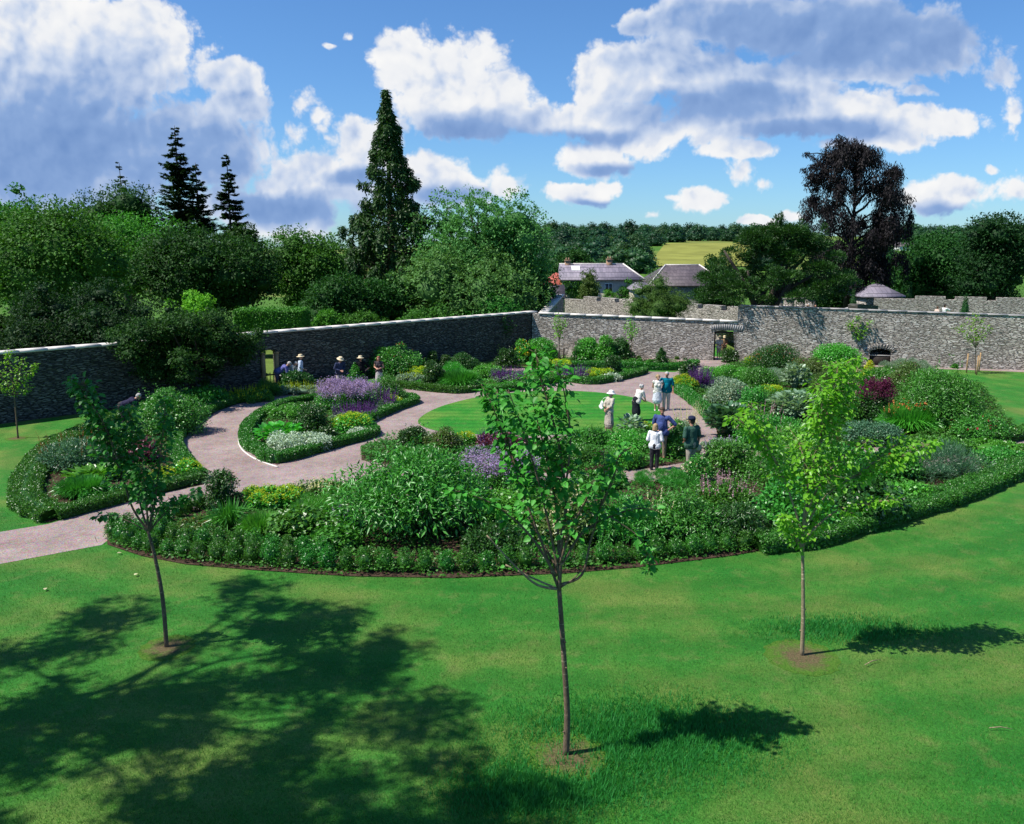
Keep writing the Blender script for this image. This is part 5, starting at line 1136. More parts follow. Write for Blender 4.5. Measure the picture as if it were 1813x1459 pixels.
P_('dahlia', 'perennial', 'big dark leafy clump behind the right-hand young tree', 1420, 950, 130, 110, 'shrub', 'mid', .13, lift=.28, shoots=14)
P_('tree_peony', 'shrub', 'dark shrub with a shadowy hollow, right of the right-hand young tree', 1530, 935, 140, 90, 'shrub', 'deep', .14, T=T_STAR, lift=.35)
P_('dahlia', 'perennial', 'leafy clump with a few dark red flowers beside the pine-like shrub', 1590, 855, 110, 60, 'shrub', 'mid', .10, flower='red', fn=10, fs=.08)
P_('phlox', 'perennial', 'tall green perennials behind the right-hand young tree', 1440, 852, 140, 70, 'shrub', 'bright', .09)
P_('hosta', 'perennial', 'low round-leaved clump in front of the pine-like shrub', 1622, 898, 90, 40, 'mound', 'bright', .10, T=T_STAR)
P_('tobacco_plant', 'perennial', 'pale big-leaved plant just behind the broad box hedge', 1560, 912, 70, 44, 'big', 'bright', .30, dens=.8)
P_('dwarf_pine', 'shrub', 'dark pine-like feathery shrub at the right of the front bed', 1690, 858, 135, 72, 'feather', 'blue', .17, dens=.8)
P_('sage', 'perennial', 'soft green mound at the far right end of the front bed', 1790, 828, 90, 34, 'mound', 'mid', .08)

# ------------------------------------------------------------------ young trees
def sapling(name, label, base, trunk, branches, green, leaf, per_m, trunk_r=.045, jitter=.28, bark=None, T=T_OVATE, start=.3, cl=1.0, spread=.16, tight=1.0):
    """trunk and branches are surveyed points in the plane of the tree; the branches lean in and out of it"""
    Y = gr(*base).y; o = gr(*base); root = empty(name, (o.x, o.y, 0)); tag(root, label, 'tree')
    W = lambda q, dy=0.0: at(q[0], q[1], Y + dy) - o
    t = Soup(); tp = smooth_open([W(q) for q in trunk], 5); tp[0].z = -.1
    t.tube(tp, np.linspace(trunk_r, trunk_r * .62, len(tp)), 9)
    for p in tp[3:-2:2]:
        a = rng.uniform(0, 6.28); t.tube([p, p + Vector((math.cos(a) * trunk_r * 1.35, math.sin(a) * trunk_r * 1.35, .02))], [.016, .011], 5)
    t.build('trunk', bark or BARK_Y, root, True)
    br = Soup(); s = Soup(); pale = Soup()
    for b in branches:
        pts = b['p']; n = len(pts); lean = b.get('dy', rng.uniform(-1, 1)) ; top = []
        for i, q in enumerate(pts):
            dy = lean * jitter * 2.2 * (i / max(1, n - 1)) ** 1.2; top.append(W(q, dy))
        cp = smooth_open(top, 5); r0 = b.get('r', .022)
        (pale if b.get('pale') else br).tube(cp, np.linspace(r0, .005 if not b.get('pale') else .011, len(cp)), 6)
        if b.get('leaf', 1) > 0:
            rs = resample(cp, .05); L = len(rs) * .05; m = int(L * per_m * b.get('leaf', 1)); st = b.get('s', start)
            u = st + (1 - st) * rng.random(m) ** b.get('e', .8); ii = (u * (len(rs) - 1)).astype(int); B = np.array([tuple(p) for p in rs])[ii]
            sd = b.get('sp', spread) * tight * (1.15 - .55 * u) * rng.uniform(.25, 1.3, m); d = rdir(m); d[:, 2] *= .6; P = B + d * sd[:, None]
            A = d * 1.0 + rdir(m) * .4; A[:, 2] -= .35; Nn = rdir(m) * .55 + [0, -.12, .9]
            sz = leaf * rng.uniform(.5, 1.2, m); s.leaves(T, P, A, Nn, sz)
            for k in range(0, m, 5): br.tube([B[k], P[k]], [.005, .003], 3)
    br.build('branch_frame', bark or BARK_Y, root, True)
    if pale.n: pale.build('bare_branch', BARK_P, root, True)
    s.build('crown', LM(green, trans=.4, rough=.35), root); return root
B = lambda *p, **k: dict(p=p, **k)
sapling('young_tree', 'large-leaved young tree in the middle foreground with a curved bare trunk', (1002, 1335), [(1002, 1335), (1004, 1260), (998, 1160), (990, 1045)], [
    B((990, 1045), (994, 960), (1002, 890), (992, 800), (975, 730), (955, 660), (948, 618), r=.032, leaf=1.9, s=.35, sp=.34, dy=.1),
    B((1000, 870), (1010, 780), (1000, 700), (985, 640), r=.018, leaf=1.5, s=.0, sp=.26, dy=-.5),
    B((988, 1040), (955, 950), (925, 870), (898, 790), (872, 720), (852, 680), leaf=1.7, s=.4, sp=.24, dy=.4),
    B((925, 870), (905, 800), (885, 730), (880, 690), leaf=1.2, s=.1, sp=.2, dy=.9),
    B((990, 1020), (972, 930), (950, 840), (925, 760), (900, 690), leaf=1.5, s=.35, sp=.26, dy=-.4),
    B((990, 1000), (985, 900), (965, 800), (945, 720), (930, 660), leaf=1.7, s=.3, sp=.3, dy=.6),
    B((985, 1020), (940, 950), (885, 900), (830, 875), (795, 868), leaf=1.3, s=.4, sp=.2, dy=-.8),
    B((992, 1035), (1030, 1018), (1045, 960), (1062, 900), (1070, 840), (1068, 800), leaf=1.0, s=.45, sp=.24, dy=.2),
    B((1062, 900), (1085, 850), (1095, 810), (1120, 790), leaf=1.4, s=.15, sp=.2, dy=-.3),
    B((995, 1000), (1030, 945), (1080, 915), (1130, 900), (1165, 905), leaf=1.3, s=.35, sp=.24, dy=.5),
    B((1080, 915), (1130, 950), (1150, 990), (1146, 1018), r=.010, leaf=1.1, s=.3, sp=.10, dy=-.2),
    B((990, 1000), (1015, 930), (1040, 880), (1050, 850), leaf=1.2, s=.3, sp=.26, dy=-.9),
    B((988, 1010), (960, 960), (940, 925), (930, 900), leaf=1.2, s=.3, sp=.22, dy=.9),
    B((988, 1043), (950, 1035), (910, 1000), (862, 948), r=.022, leaf=.05, dy=-.3, pale=1), B((986, 1042), (940, 1022), (895, 1000), r=.016, leaf=.05, dy=.1, pale=1),
    B((992, 1040), (1015, 1025), (1030, 1008), r=.018, leaf=0, dy=.0)], 'bright', .118, 50, .052, tight=.74)
sapling('young_tree', 'lime-leaved young tree with a straight bare trunk at the right', (1420, 1160), [(1420, 1160), (1422, 1080), (1421, 975)], [
    B((1421, 978), (1425, 900), (1445, 800), (1468, 720), (1482, 660), (1480, 640), r=.03, leaf=2.0, s=.25, sp=.36, dy=.1),
    B((1445, 800), (1470, 740), (1500, 690), (1520, 650), leaf=2.0, s=.2, sp=.34, dy=.4), B((1450, 790), (1455, 720), (1452, 680), leaf=1.7, s=.2, sp=.3, dy=-.5),
    B((1480, 660), (1505, 640), (1530, 634), r=.008, leaf=.9, s=.2, sp=.12, dy=.0),
    B((1422, 950), (1400, 880), (1375, 820), (1345, 760), (1325, 715), leaf=1.5, s=.35, sp=.26, dy=.3), B((1375, 820), (1350, 780), (1310, 745), (1290, 740), leaf=1.3, s=.1, sp=.22, dy=-.3),
    B((1422, 940), (1460, 880), (1520, 840), (1590, 810), (1655, 782), leaf=1.6, s=.3, sp=.3, dy=.2), B((1520, 840), (1570, 800), (1600, 775), leaf=1.6, s=.1, sp=.3, dy=.6),
    B((1424, 920), (1450, 860), (1490, 810), (1540, 780), leaf=1.7, s=.25, sp=.34, dy=-.4), B((1424, 930), (1430, 870), (1420, 800), (1405, 770), leaf=1.6, s=.2, sp=.34, dy=.7),
    B((1421, 970), (1400, 935), (1385, 915), leaf=1.5, s=.3, sp=.2, dy=-.4), B((1422, 965), (1440, 935), (1450, 905), leaf=1.6, s=.3, sp=.26, dy=.3),
    B((1422, 955), (1480, 905), (1540, 890), (1590, 885), leaf=1.1, s=.35, sp=.24, dy=-.6), B((1421, 975), (1408, 955), (1400, 945), leaf=1.2, s=.3, sp=.16, dy=.1)], 'lime', .10, 110, .042, bark=BARK_P)
sapling('young_tree', 'dark-leaved young tree with a fan of thin branches at the left', (295, 1145), [(295, 1145), (288, 1060), (275, 990), (262, 940)], [
    B((262, 940), (235, 900), (215, 840), (185, 770), (160, 710), (145, 675), r=.022, leaf=2.2, s=.3, sp=.30, e=.7, dy=.1),
    B((215, 840), (200, 790), (178, 740), (150, 700), leaf=1.9, s=.1, sp=.3, dy=-.4), B((160, 710), (140, 690), (122, 668), leaf=1.2, s=.1, sp=.14, dy=.3),
    B((262, 940), (248, 890), (238, 820), (232, 750), (226, 715), leaf=1.5, s=.35, sp=.24, dy=.5), B((263, 940), (258, 880), (252, 820), leaf=1.6, s=.4, sp=.26, dy=-.5),
    B((264, 940), (275, 880), (285, 800), (292, 730), (290, 700), leaf=1.3, s=.35, sp=.22, dy=.3), B((264, 940), (270, 890), (272, 850), leaf=1.3, s=.35, sp=.2, dy=.8),
    B((266, 940), (300, 900), (330, 880), (352, 868), r=.012, leaf=.7, s=.45, sp=.10, dy=-.2), B((266, 938), (295, 900), (318, 885), r=.010, leaf=.5, s=.4, sp=.08, dy=.3), B((266, 938), (280, 905), (300, 882), r=.010, leaf=.3, s=.4, sp=.08, dy=-.6),
    B((260, 940), (225, 922), (195, 912), (168, 915), r=.010, leaf=.5, s=.5, sp=.08, dy=.2), B((172, 960), (168, 950), r=.004, leaf=0)], 'mid', .115, 85, .042)
sapling('young_tree', 'young tree with small lime leaves at the left edge beside the dark wall', (32, 776), [(32, 776), (28, 730), (24, 690)], [
    B((24, 690), (18, 650), (14, 618), leaf=1.3, s=.1, sp=.3, dy=.1), B((24, 690), (35, 660), (40, 632), leaf=1.3, s=.1, sp=.26, dy=-.4), B((24, 695), (45, 670), (66, 642), leaf=1.3, s=.2, sp=.2, dy=.3), B((24, 692), (5, 670), (-12, 640), leaf=1.3, s=.1, sp=.26, dy=.3), B((25, 700), (45, 690), (58, 680), leaf=1.2, s=.2, sp=.2, dy=.2), B((24, 700), (8, 692), (0, 680), leaf=1.2, s=.1, sp=.2, dy=-.3)], 'lime', .095, 75, .035)
def wall_tree(label, px, py, top, wpx, green, per=55):
    bs = [B((px, py - (py - top) * .42), (px + k * wpx * .28, py - (py - top) * .68), (px + k * wpx * .5 + rng.normal(0, 3), top + abs(k) * (py - top) * .22 + rng.uniform(0, 4)), leaf=1, s=.15, sp=.24, r=.014, dy=rng.uniform(-1, 1)) for k in (-1, -.65, -.3, 0, .3, .65, 1)]
    return sapling('wall_tree', label, (px, py), [(px, py), (px, py - (py - top) * .25), (px + 1, py - (py - top) * .45)], bs, green, .13, per, .03)
wall_tree('slender young tree in front of the dark wall near the far corner', 893, 634, 556, 40, 'mid', 38)
wall_tree('slim young tree in front of the pale wall, the one nearest the corner', 990, 640, 548, 26, 'lime', 22)
wall_tree('slim young tree in front of the pale wall, above the tall bright shrubs', 1118, 640, 556, 30, 'lime', 24)
wall_tree('young lime-green tree in front of the tall wall, left of the recess', 1524, 646, 550, 56, 'lime', 44)
wall_tree('young lime-green tree with a guard of stakes at the right end of the tall wall', 1727, 662, 553, 72, 'lime', 34)
# guard stakes
for lab, pts, top in (('three thin stakes guarding the slim tree nearest the corner', [(982, 642), (990, 646), (998, 642)], .95), ('guard of wooden stakes round the young tree at the far right', [(1711, 660), (1729, 664), (1733, 658)], 1.15)):
    c = gr(*pts[1]); root = empty('tree_guard', c); tag(root, lab, 'stakes')
    for q in pts:
        p = gr(*q) - c; s = Soup(); s.tube([(p.x, p.y, -.1), (p.x, p.y, top)], .045, 6); s.build('stake', DARK_WOOD if top < 1 else WOOD, root, True)
# small things lying on the lawn
for lab, (px, py), yaw in (('fallen yellow leaf on the lawn beside the path', (207, 983), .3), ('fallen yellow leaf on the lawn near the left young tree', (238, 1022), 1.2), ('fallen yellow leaf at the left edge of the lawn', (80, 1048), 2.0)):
    s = Soup(); s.leaves(T_OVATE, np.array([[0, 0, .05]]), np.array([[math.cos(yaw), math.sin(yaw), .1]]), np.array([[0, 0, 1.]]), .11); o = s.build('fallen_leaf', PET['cream'], None, loc=gr(px, py)); tag(o, lab, 'leaf')
for lab, (px, py), L, yaw in (('thin bare twig lying on the lawn near the right young tree', (1545, 1177), .42, .5), ('short pale twig lying on the lawn at the right edge', (1772, 1295), .35, -.1)):
    s = Soup(); s.tube([(-L / 2 * math.cos(yaw), -L / 2 * math.sin(yaw), .05), (0, .03, .06), (L / 2 * math.cos(yaw), L / 2 * math.sin(yaw), .05)], [.008, .009, .004], 5); o = s.build('twig', BARK_P, None, loc=gr(px, py)); tag(o, lab, 'twig')
# the lip of the gravel round the island bed
P = smooth_open([gr(*q) for q in [(424, 768), (423, 785), (432, 800), (455, 815), (492, 828)]], 6); s = Soup()
s.tube([p + Vector((0, 0, .02)) for p in P], .03, 6); o = s.build('path_edging', COPING, None); tag(o, 'thin pale edging strip round the left tip of the teardrop island bed', 'edging')

# ------------------------------------------------------------------ people
CLOTH = {}
def cloth(c, stripes=None):
    k = (c, stripes)
    if k in CLOTH: return CLOTH[k]
    m, nt, out = newmat('fabric'); v = objco(nt); n = noise(nt, v, 9, 4)
    cc = ramp(nt, n, [(.3, tuple(x * .82 for x in c)), (.7, tuple(min(1, x * 1.12) for x in c))])
    if stripes:
        w = N(nt, 'ShaderNodeTexWave'); w.bands_direction = 'X'; w.inputs['Scale'].default_value = 9; w.inputs['Distortion'].default_value = 1.5; nt.links.new(v, w.inputs['Vector'])
        cc = mixc(nt, ramp(nt, w.outputs['Fac'], [(.45, (0, 0, 0)), (.55, (1, 1, 1))]), cc, stripes)
    bsdf(nt, out, cc, .9, .1, noise(nt, objco(nt, (1, 1, .45)), 13, 4, .6, .6), .9, .05); CLOTH[k] = m; return m
SKIN = plain('skin', (0.52, 0.28, 0.19), .55, .3, .08, 12); SKIN_TAN = plain('tanned_skin', (0.40, 0.20, 0.13), .55, .3, .08, 12)
HAIRM = {k: plain('hair_' + k, c, .6, .3, .3, 40) for k, c in (('grey', (.42, .40, .38)), ('dark', (.03, .022, .018)), ('brown', (.075, .042, .025)), ('blond', (.34, .23, .12)), ('auburn', (.22, .085, .04)), ('white', (.44, .42, .40)))}
EYE = plain('eye', (.03, .025, .02), .2, .5, .05); LIP = plain('lips', (.36, .13, .11), .5, .3, .05); SHOE_D = plain('dark_shoe', (.03, .027, .025), .5, .3, .2); SHOE_L = plain('pale_shoe', (.62, .60, .56), .6, .3, .1)
STRAW = plain('straw', (0.62, 0.52, 0.34), .9, .1, .15, 30); WHITE_C = plain('white_cotton', (.78, .77, .73), .9, .1, .06, 20)
class Caps:
    """overlapping round-ended tapered limbs, merged into one continuous skin by a voxel remesh"""
    def __init__(s): s.bm = bmesh.new()
    def cap(s, a, b, ra, rb=None, flat=None):
        rb = ra if rb is None else rb; a, b = Vector(a), Vector(b); d = b - a
        M = (d.to_track_quat('Z', 'X').to_matrix().to_4x4() if d.length > 1e-5 else Matrix())
        st = len(s.bm.verts)
        for c, r in ((a, ra), (b, rb)): bmesh.ops.create_icosphere(s.bm, subdivisions=2, radius=r, matrix=Matrix.Translation(c))
        if d.length > 1e-5: bmesh.ops.create_cone(s.bm, cap_ends=True, segments=14, radius1=ra, radius2=rb, depth=d.length, matrix=Matrix.Translation((a + b) / 2) @ M)
        if flat:
            s.bm.verts.ensure_lookup_table(); c = (a + b) / 2
            for v in s.bm.verts[st:]: v.co = c + Vector(((v.co.x - c.x) * flat[0], (v.co.y - c.y) * flat[1], (v.co.z - c.z) * flat[2]))
    def xf(s, M): bmesh.ops.transform(s.bm, matrix=M, verts=s.bm.verts[:])
    def build(s, name, mat, parent, voxel, smooth=3):
        me = bpy.data.meshes.new(name); s.bm.to_mesh(me); s.bm.free()
        o = bpy.data.objects.new(name, me); col.objects.link(o)
        r = o.modifiers.new('r', 'REMESH'); r.mode = 'VOXEL'; r.voxel_size = voxel; r.use_smooth_shade = True
        if smooth: q = o.modifiers.new('s', 'SMOOTH'); q.factor = .5; q.iterations = smooth
        dg = bpy.context.evaluated_depsgraph_get(); ev = o.evaluated_get(dg); nm = bpy.data.meshes.new_from_object(ev)
        o.modifiers.clear(); o.data = nm; bpy.data.meshes.remove(me); nm.name = name; nm.materials.clear(); nm.materials.append(mat)
        nm.polygons.foreach_set('use_smooth', np.ones(len(nm.polygons), bool)); o.parent = parent; return o
def person(label, loc, height, yaw, bend=0.0, arms=('down', 'down'), top=None, sleeve=.45, bottom='trousers', bcol=(.4, .35, .25), skin=None, hair='brown', hairstyle='short', hat=None, girth=1.0, female=False, head=(0, 0), vox=.012, shoes=None, stride=.03, legs_in=0.0, scol=None, bstr=None, tstr=None):
    """yaw: facing, 0 looks towards +Y; bend: forward lean at the hips in radians; head: (turn, nod)"""
    root = empty('person', loc, yaw); tag(root, label, 'person'); k = height / 1.75; root.scale = (k, k, k); skin = skin or SKIN
    sh = .185 if female else .205; sh *= (1 + (girth - 1) * .5); g = girth
    hip = Vector((0, 0, .94)); Rb = Matrix.Translation(hip) @ Matrix.Rotation(-bend, 4, 'X') @ Matrix.Translation(-hip)
    U = lambda x, y, z: Rb @ Vector((x, y, z))
    back = -.22 * math.sin(bend)           # hips swing back to balance a bow
    S = [U(sx * sh, 0, 1.425) for sx in (-1, 1)]; arm = []
    for i, sx in enumerate((-1, 1)):
        mode = arms[i]
        if isinstance(mode, tuple): e, w = U(*mode[0]), U(*mode[1])
        elif mode == 'down': e, w = U(sx * (sh + .06), -.02, 1.14), U(sx * (sh + .075), .05, .90)
        elif mode == 'front': e, w = U(sx * (sh + .07), -.02, 1.15), U(sx * .07, .24, 1.10)
        elif mode == 'waist': e, w = U(sx * (sh + .07), -.03, 1.14), U(sx * .09, .22, 1.0)
        elif mode == 'hip': e, w = U(sx * (sh + .22), -.08, 1.17), U(sx * (sh - .01), .03, .99)
        elif mode == 'behind': e, w = U(sx * (sh + .05), -.10, 1.15), U(sx * .05, -.20, .98)
        elif mode == 'hang': e, w = S[i] + Vector((sx * .03, .05, -.28)), S[i] + Vector((sx * .01, .14, -.53))
        elif mode == 'reach': e, w = U(sx * (sh + .02), .20, 1.22), U(sx * .10, .42, 1.12)
        elif mode == 'hug': e, w = U(sx * (sh + .10), -.12, 1.26), U(sx * (sh + .24), -.10, 1.08)
        arm.append((e, w))
    hx = .095
    L = []
    for sx in (-1, 1):
        f = stride * sx; L.append((Vector((sx * .088, back * .6, .90)), Vector((sx * (hx - legs_in * .3), f + .015 + back * .3, .50)), Vector((sx * (hx - legs_in), f - .02, .085))))
    # body, one skin
    b = Caps(); hd = U(0, .015, 1.635)
    Hd = Matrix.Translation(U(0, 0, 1.52)) @ Matrix.Rotation(head[0], 4, 'Z') @ Matrix.Rotation(-bend * .75 - head[1], 4, 'X')
    HV = lambda x, y, z: Hd @ Vector((x, y, z))
    b.cap(U(0, .0, .98), U(0, .01, 1.12), .135 * g, .125 * g, (1.12, .82, 1)); b.cap(U(0, .01, 1.12), U(0, .0, 1.33), .125 * g, .145, (1.15, .80, 1)); b.cap(U(-sh * .72, 0, 1.39), U(sh * .72, 0, 1.39), .072)
    b.cap((0, back * .5, .93), U(0, 0, 1.0), .135 * g, .13 * g)
    b.cap(U(0, -.01, 1.42), HV(0, -.005, .06), .058, .052)
    b.cap(HV(0, -.012, .135), HV(0, .010, .130), .088, .083); b.cap(HV(0, .030, .075), HV(0, .025, .05), .058, .048); b.cap(HV(0, .055, .12), HV(0, .05, .07), .045, .05)
    b.cap(HV(0, .092, .125), HV(0, .112, .098), .010, .016)                                           # nose
    for sx in (-1, 1): b.cap(HV(sx * .085, -.01, .13), HV(sx * .088, -.012, .10), .018, .012)          # ears
    for i, sx in enumerate((-1, 1)):
        e, w = arm[i]; b.cap(S[i], e, .052, .042); b.cap(e, w, .042, .029)
        d = (w - e).normalized(); sd = d.cross(Vector((0, 1, 0.2)) if abs(d.y) < .8 else Vector((0, 0, 1))).normalized(); up = sd.cross(d)
        palm = w + d * .085; b.cap(w, w + d * .03, .026); b.cap(w + d * .03 - sd * .018, palm - sd * .022, .020); b.cap(w + d * .03 + sd * .018, palm + sd * .022, .020)
        for j, ln in enumerate((.062, .074, .070, .054)):
            p0 = palm + sd * (-.036 + .024 * j); p1 = p0 + d * ln * .55 + up * .008; p2 = p1 + (d * .7 + up * .6).normalized() * ln * .5; b.cap(p0, p1, .0095, .009); b.cap(p1, p2, .009, .0075)
        th = w + d * .035 - sd * .030 * sx; b.cap(th, th + (d * .6 - sd * sx * .8).normalized() * .045, .012, .010); t2 = th + (d * .6 - sd * sx * .8).normalized() * .045; b.cap(t2, t2 + (d * .95 - sd * sx * .25).normalized() * .03, .010, .008)
    for (h, kn, an) in L: b.cap(h, kn, .088, .056); b.cap(kn, an, .056, .036); b.cap(an + Vector((0, 0, -.03)), an + Vector((0, .13, -.055)), .036, .03)
    b.build('body', skin, root, vox)
    # clothes
    if top:
        c = Caps(); q = .016
        c.cap(U(0, .0, .95), U(0, .01, 1.12), .148 * g + q, .135 * g + q, (1.13, .86, 1)); c.cap(U(0, .01, 1.12), U(0, .0, 1.34), .135 * g + q, .148 + q, (1.14, .84, 1)); c.cap(U(-sh * .74, 0, 1.385), U(sh * .74, 0, 1.385), .074 + q)
        c.cap(U(-.075 * g, 0, .925), U(.075 * g, 0, .925), .132 * g + q, None, (1, .9, 1))
        if female: 
            for sx in (-1, 1): c.cap(U(sx * .075, .085, 1.27), U(sx * .075, .10, 1.26), .068)
        if g > 1.08 and not female: c.cap(U(0, .07, 1.08), U(0, .06, 1.16), .12 * g)
        if sleeve > 0:
            for i in range(2):
                e, w = arm[i]; c.cap(S[i], S[i].lerp(e, min(1, sleeve * 2)), .060 + q * .6, .052 + q)
                if sleeve > .5: c.cap(e, e.lerp(w, (sleeve - .5) * 2), .046 + q, .036 + q)
        c.build('shirt', cloth(top, tstr), root, vox, 2)
    if bottom in ('trousers', 'shorts'):
        c = Caps(); c.cap((0, back * .5, .93), U(0, 0, 1.0), .150 * g, .146 * g, (1.08, .92, 1)); t = 1.0 if bottom == 'trousers' else .0
        for (h, kn, an) in L:
            c.cap(h, kn, .105, .080 if t else .088)
            if t: c.cap(kn, an + Vector((0, 0, -.01)), .078, .064)
        c.build(bottom, cloth(bcol, bstr), root, vox, 2)
    else:
        c = Caps(); z1 = {'skirt': .42, 'dress': .36, 'short_skirt': .52}[bottom]; n = 7
        for i in range(n):
            q0, q1 = i / n, (i + 1) / n; f = lambda q: Vector((0, back * .5 * (1 - q), 1.0 * (1 - q) + z1 * q)); rr = lambda q: (.148 + .075 * q ** .8) * (g if q < .3 else 1)
            c.cap(f(q0), f(q1), rr(q0), rr(q1), (1.08, .86, 1))
        o = c.build('skirt' if bottom != 'dress' else 'dress', cloth(bcol, bstr), root, vox, 2)
    c = Caps()
    for (h, kn, an) in L: c.cap(an + Vector((0, -.03, -.045)), an + Vector((0, .15, -.058)), .042, .034)
    c.build('shoes', shoes or SHOE_D, root, vox, 1)
    # hair and face
    if hairstyle != 'none':
        c = Caps(); c.cap(HV(0, -.030, .15), HV(0, -.012, .163), .094, .090); c.cap(HV(0, -.05, .11), HV(0, -.045, .08), .072, .062)
        if hairstyle == 'bob':
            for sx in (-1, 1): c.cap(HV(sx * .07, -.015, .14), HV(sx * .078, -.02, .02), .040, .036)
            c.cap(HV(0, -.07, .12), HV(0, -.07, .01), .062, .060); c.cap(HV(-.04, -.06, .1), HV(-.05, -.06, .0), .05); c.cap(HV(.04, -.06, .1), HV(.05, -.06, .0), .05)
        if hairstyle == 'curly':
            for i in range(16): a = i * 2.4; c.cap(HV(.085 * math.cos(a), -.03 + .075 * math.sin(a) - .02, .10 + .1 * (i / 16)), HV(.08 * math.cos(a), -.035 + .07 * math.sin(a), .11 + .1 * (i / 16)), .036)
        if hairstyle == 'long':
            c.cap(HV(0, -.075, .12), U(0, -.10, 1.36), .062, .055); 
            for sx in (-1, 1): c.cap(HV(sx * .075, -.02, .14), U(sx * .085, -.02, 1.40), .036, .032)
        c.build('hair', HAIRM[hair], root, vox, 1)
    for sx in (-1, 1):
        s = Soup(); s.blob(tuple(HV(sx * .033, .079, .135)), (.013, .010, .009), 1, 0); s.build('eye', EYE, root, True)
    s = Soup(); s.blob(tuple(HV(0, .094, .070)), (.024, .008, .007), 1, 0); s.build('mouth', LIP, root, True)
    if hat:
        kind, hm = hat; s = Soup(); Mh = Hd @ Matrix.Translation((0, -.012, .175)) @ Matrix.Rotation(.10, 4, 'X')
        def lathe(prof, sx=1.0, sy=1.12, n=28):
            V = [tuple(Mh @ Vector((r * sx * math.cos(t * 2 * math.pi / n), r * sy * math.sin(t * 2 * math.pi / n), z))) for r, z in prof for t in range(n)]
            Fq = [(i * n + t, i * n + (t + 1) % n, (i + 1) * n + (t + 1) % n, (i + 1) * n + t) for i in range(len(prof) - 1) for t in range(n)]; s.add(V, [np.array(Fq)])
        if kind == 'brim': lathe([(.096, -.005), (.15, -.012), (.192, -.022), (.192, -.016), (.15, -.004), (.106, .006), (.103, .06), (.092, .095), (.05, .108), (.0005, .106)])
        elif kind == 'sun': lathe([(.096, -.005), (.14, -.03), (.185, -.06), (.186, -.053), (.14, -.02), (.107, .006), (.102, .05), (.085, .085), (.045, .10), (.0005, .103)])
        else:
            lathe([(.101, -.02), (.106, -.02), (.108, .02), (.096, .065), (.055, .092), (.0005, .098)])
            V = []; n = 13
            for i in range(n):
                t = math.pi * (.14 + .72 * i / (n - 1)); V += [tuple(Mh @ Vector((.105 * math.cos(t), .115 * math.sin(t), -.012))), tuple(Mh @ Vector((.112 * math.cos(t), .115 * math.sin(t) + .075 * math.sin(t), -.030))), tuple(Mh @ Vector((.112 * math.cos(t), .115 * math.sin(t) + .075 * math.sin(t), -.024))), tuple(Mh @ Vector((.105 * math.cos(t), .115 * math.sin(t), -.004)))]
            s.add(V, [np.array([(i * 4 + a, (i + 1) * 4 + a, (i + 1) * 4 + (a + 1) % 4, i * 4 + (a + 1) % 4) for i in range(n - 1) for a in range(4)])])
        s.build('hat', hm, root, True)
    return root, [root.location + Matrix.Rotation(yaw, 3, 'Z') @ (w * k) for _, w in arm]
LINEN = (.50, .45, .37); NAVY = (.022, .03, .07); TEAL = (.0, .135, .19); BLUE = (.055, .08, .22); BOTTLE = (.045, .105, .075); CREAM = (.68, .66, .60); KHAKI = (.42, .36, .25)
# the group round the central lawn
p = gr(1078, 766); _, hw = person('woman in a white sun hat and beige striped outfit, white bag behind her back', p, 1.70, R(-62), .10, ('behind', 'behind'), LINEN, .65, 'dress', LINEN, hair='grey', hat=('sun', WHITE_C), female=True, girth=1.06, head=(0, .15), vox=.009, stride=.08, bstr=(.36, .28, .24))
s = Caps(); s.cap((0, 0, -.10), (0, 0, .10), .10, .085, (1, .5, 1)); s.cap((-.07, 0, -.1), (.07, 0, -.1), .075, None, (1, .6, 1)); o = s.build('bag', WHITE_C, None, .012, 2); o.location = hw[0] + Vector((-.13, .02, .17)); o.rotation_euler = (0, .35, R(-62)); tag(o, 'white shoulder bag behind the woman in the white sun hat', 'bag')
t = Soup(); t.tube(smooth_open([(-.06, 0, .12), (-.0, .03, .30), (.12, .05, .42)], 4), .010, 5); st = t.build('strap', WHITE_C, o)
person('grey-haired woman in a white blouse and dark skirt leaning over the silver thistle', gr(1126, 745), 1.62, R(-60), .42, ('reach', 'reach'), CREAM, .42, 'skirt', (.018, .02, .028), hair='white', hairstyle='curly', female=True, girth=1.15, head=(0, .15), vox=.009)
pw = gr(1163, 727); person('fair-haired woman in a white top and pale skirt, embraced on the gravel', pw, 1.66, R(172), .02, ('hug', 'behind'), CREAM, .05, 'short_skirt', (.60, .62, .68), hair='blond', hairstyle='curly', female=True, head=(.35, .2), vox=.009, shoes=SHOE_L)
person('man in a teal polo shirt with his arm round the woman in white', pw + Vector((.43, .10, 0)), 1.78, R(165), .02, ('down', 'hug'), TEAL, .42, 'trousers', (.44, .42, .38), hair='white', skin=SKIN_TAN, girth=1.14, head=(-.35, .15), vox=.009, shoes=SHOE_L)
pb = gr(1170, 812); person('broad dark-haired man in a blue shirt, hand on hip, facing the camera', pb, 1.86, R(150), .03, ('hip', 'waist'), BLUE, .45, 'trousers', (.27, .21, .15), hair='brown', skin=SKIN_TAN, girth=1.2, head=(.3, .35), vox=.009)
pc = gr(1158, 832); person('woman with a blond bob and white blouse seen from behind', pc, 1.58, R(-18), .05, ('front', 'front'), (.80, .80, .82), .68, 'trousers', (.03, .03, .035), hair='blond', hairstyle='bob', female=True, girth=1.1, head=(-.2, .05), vox=.009)
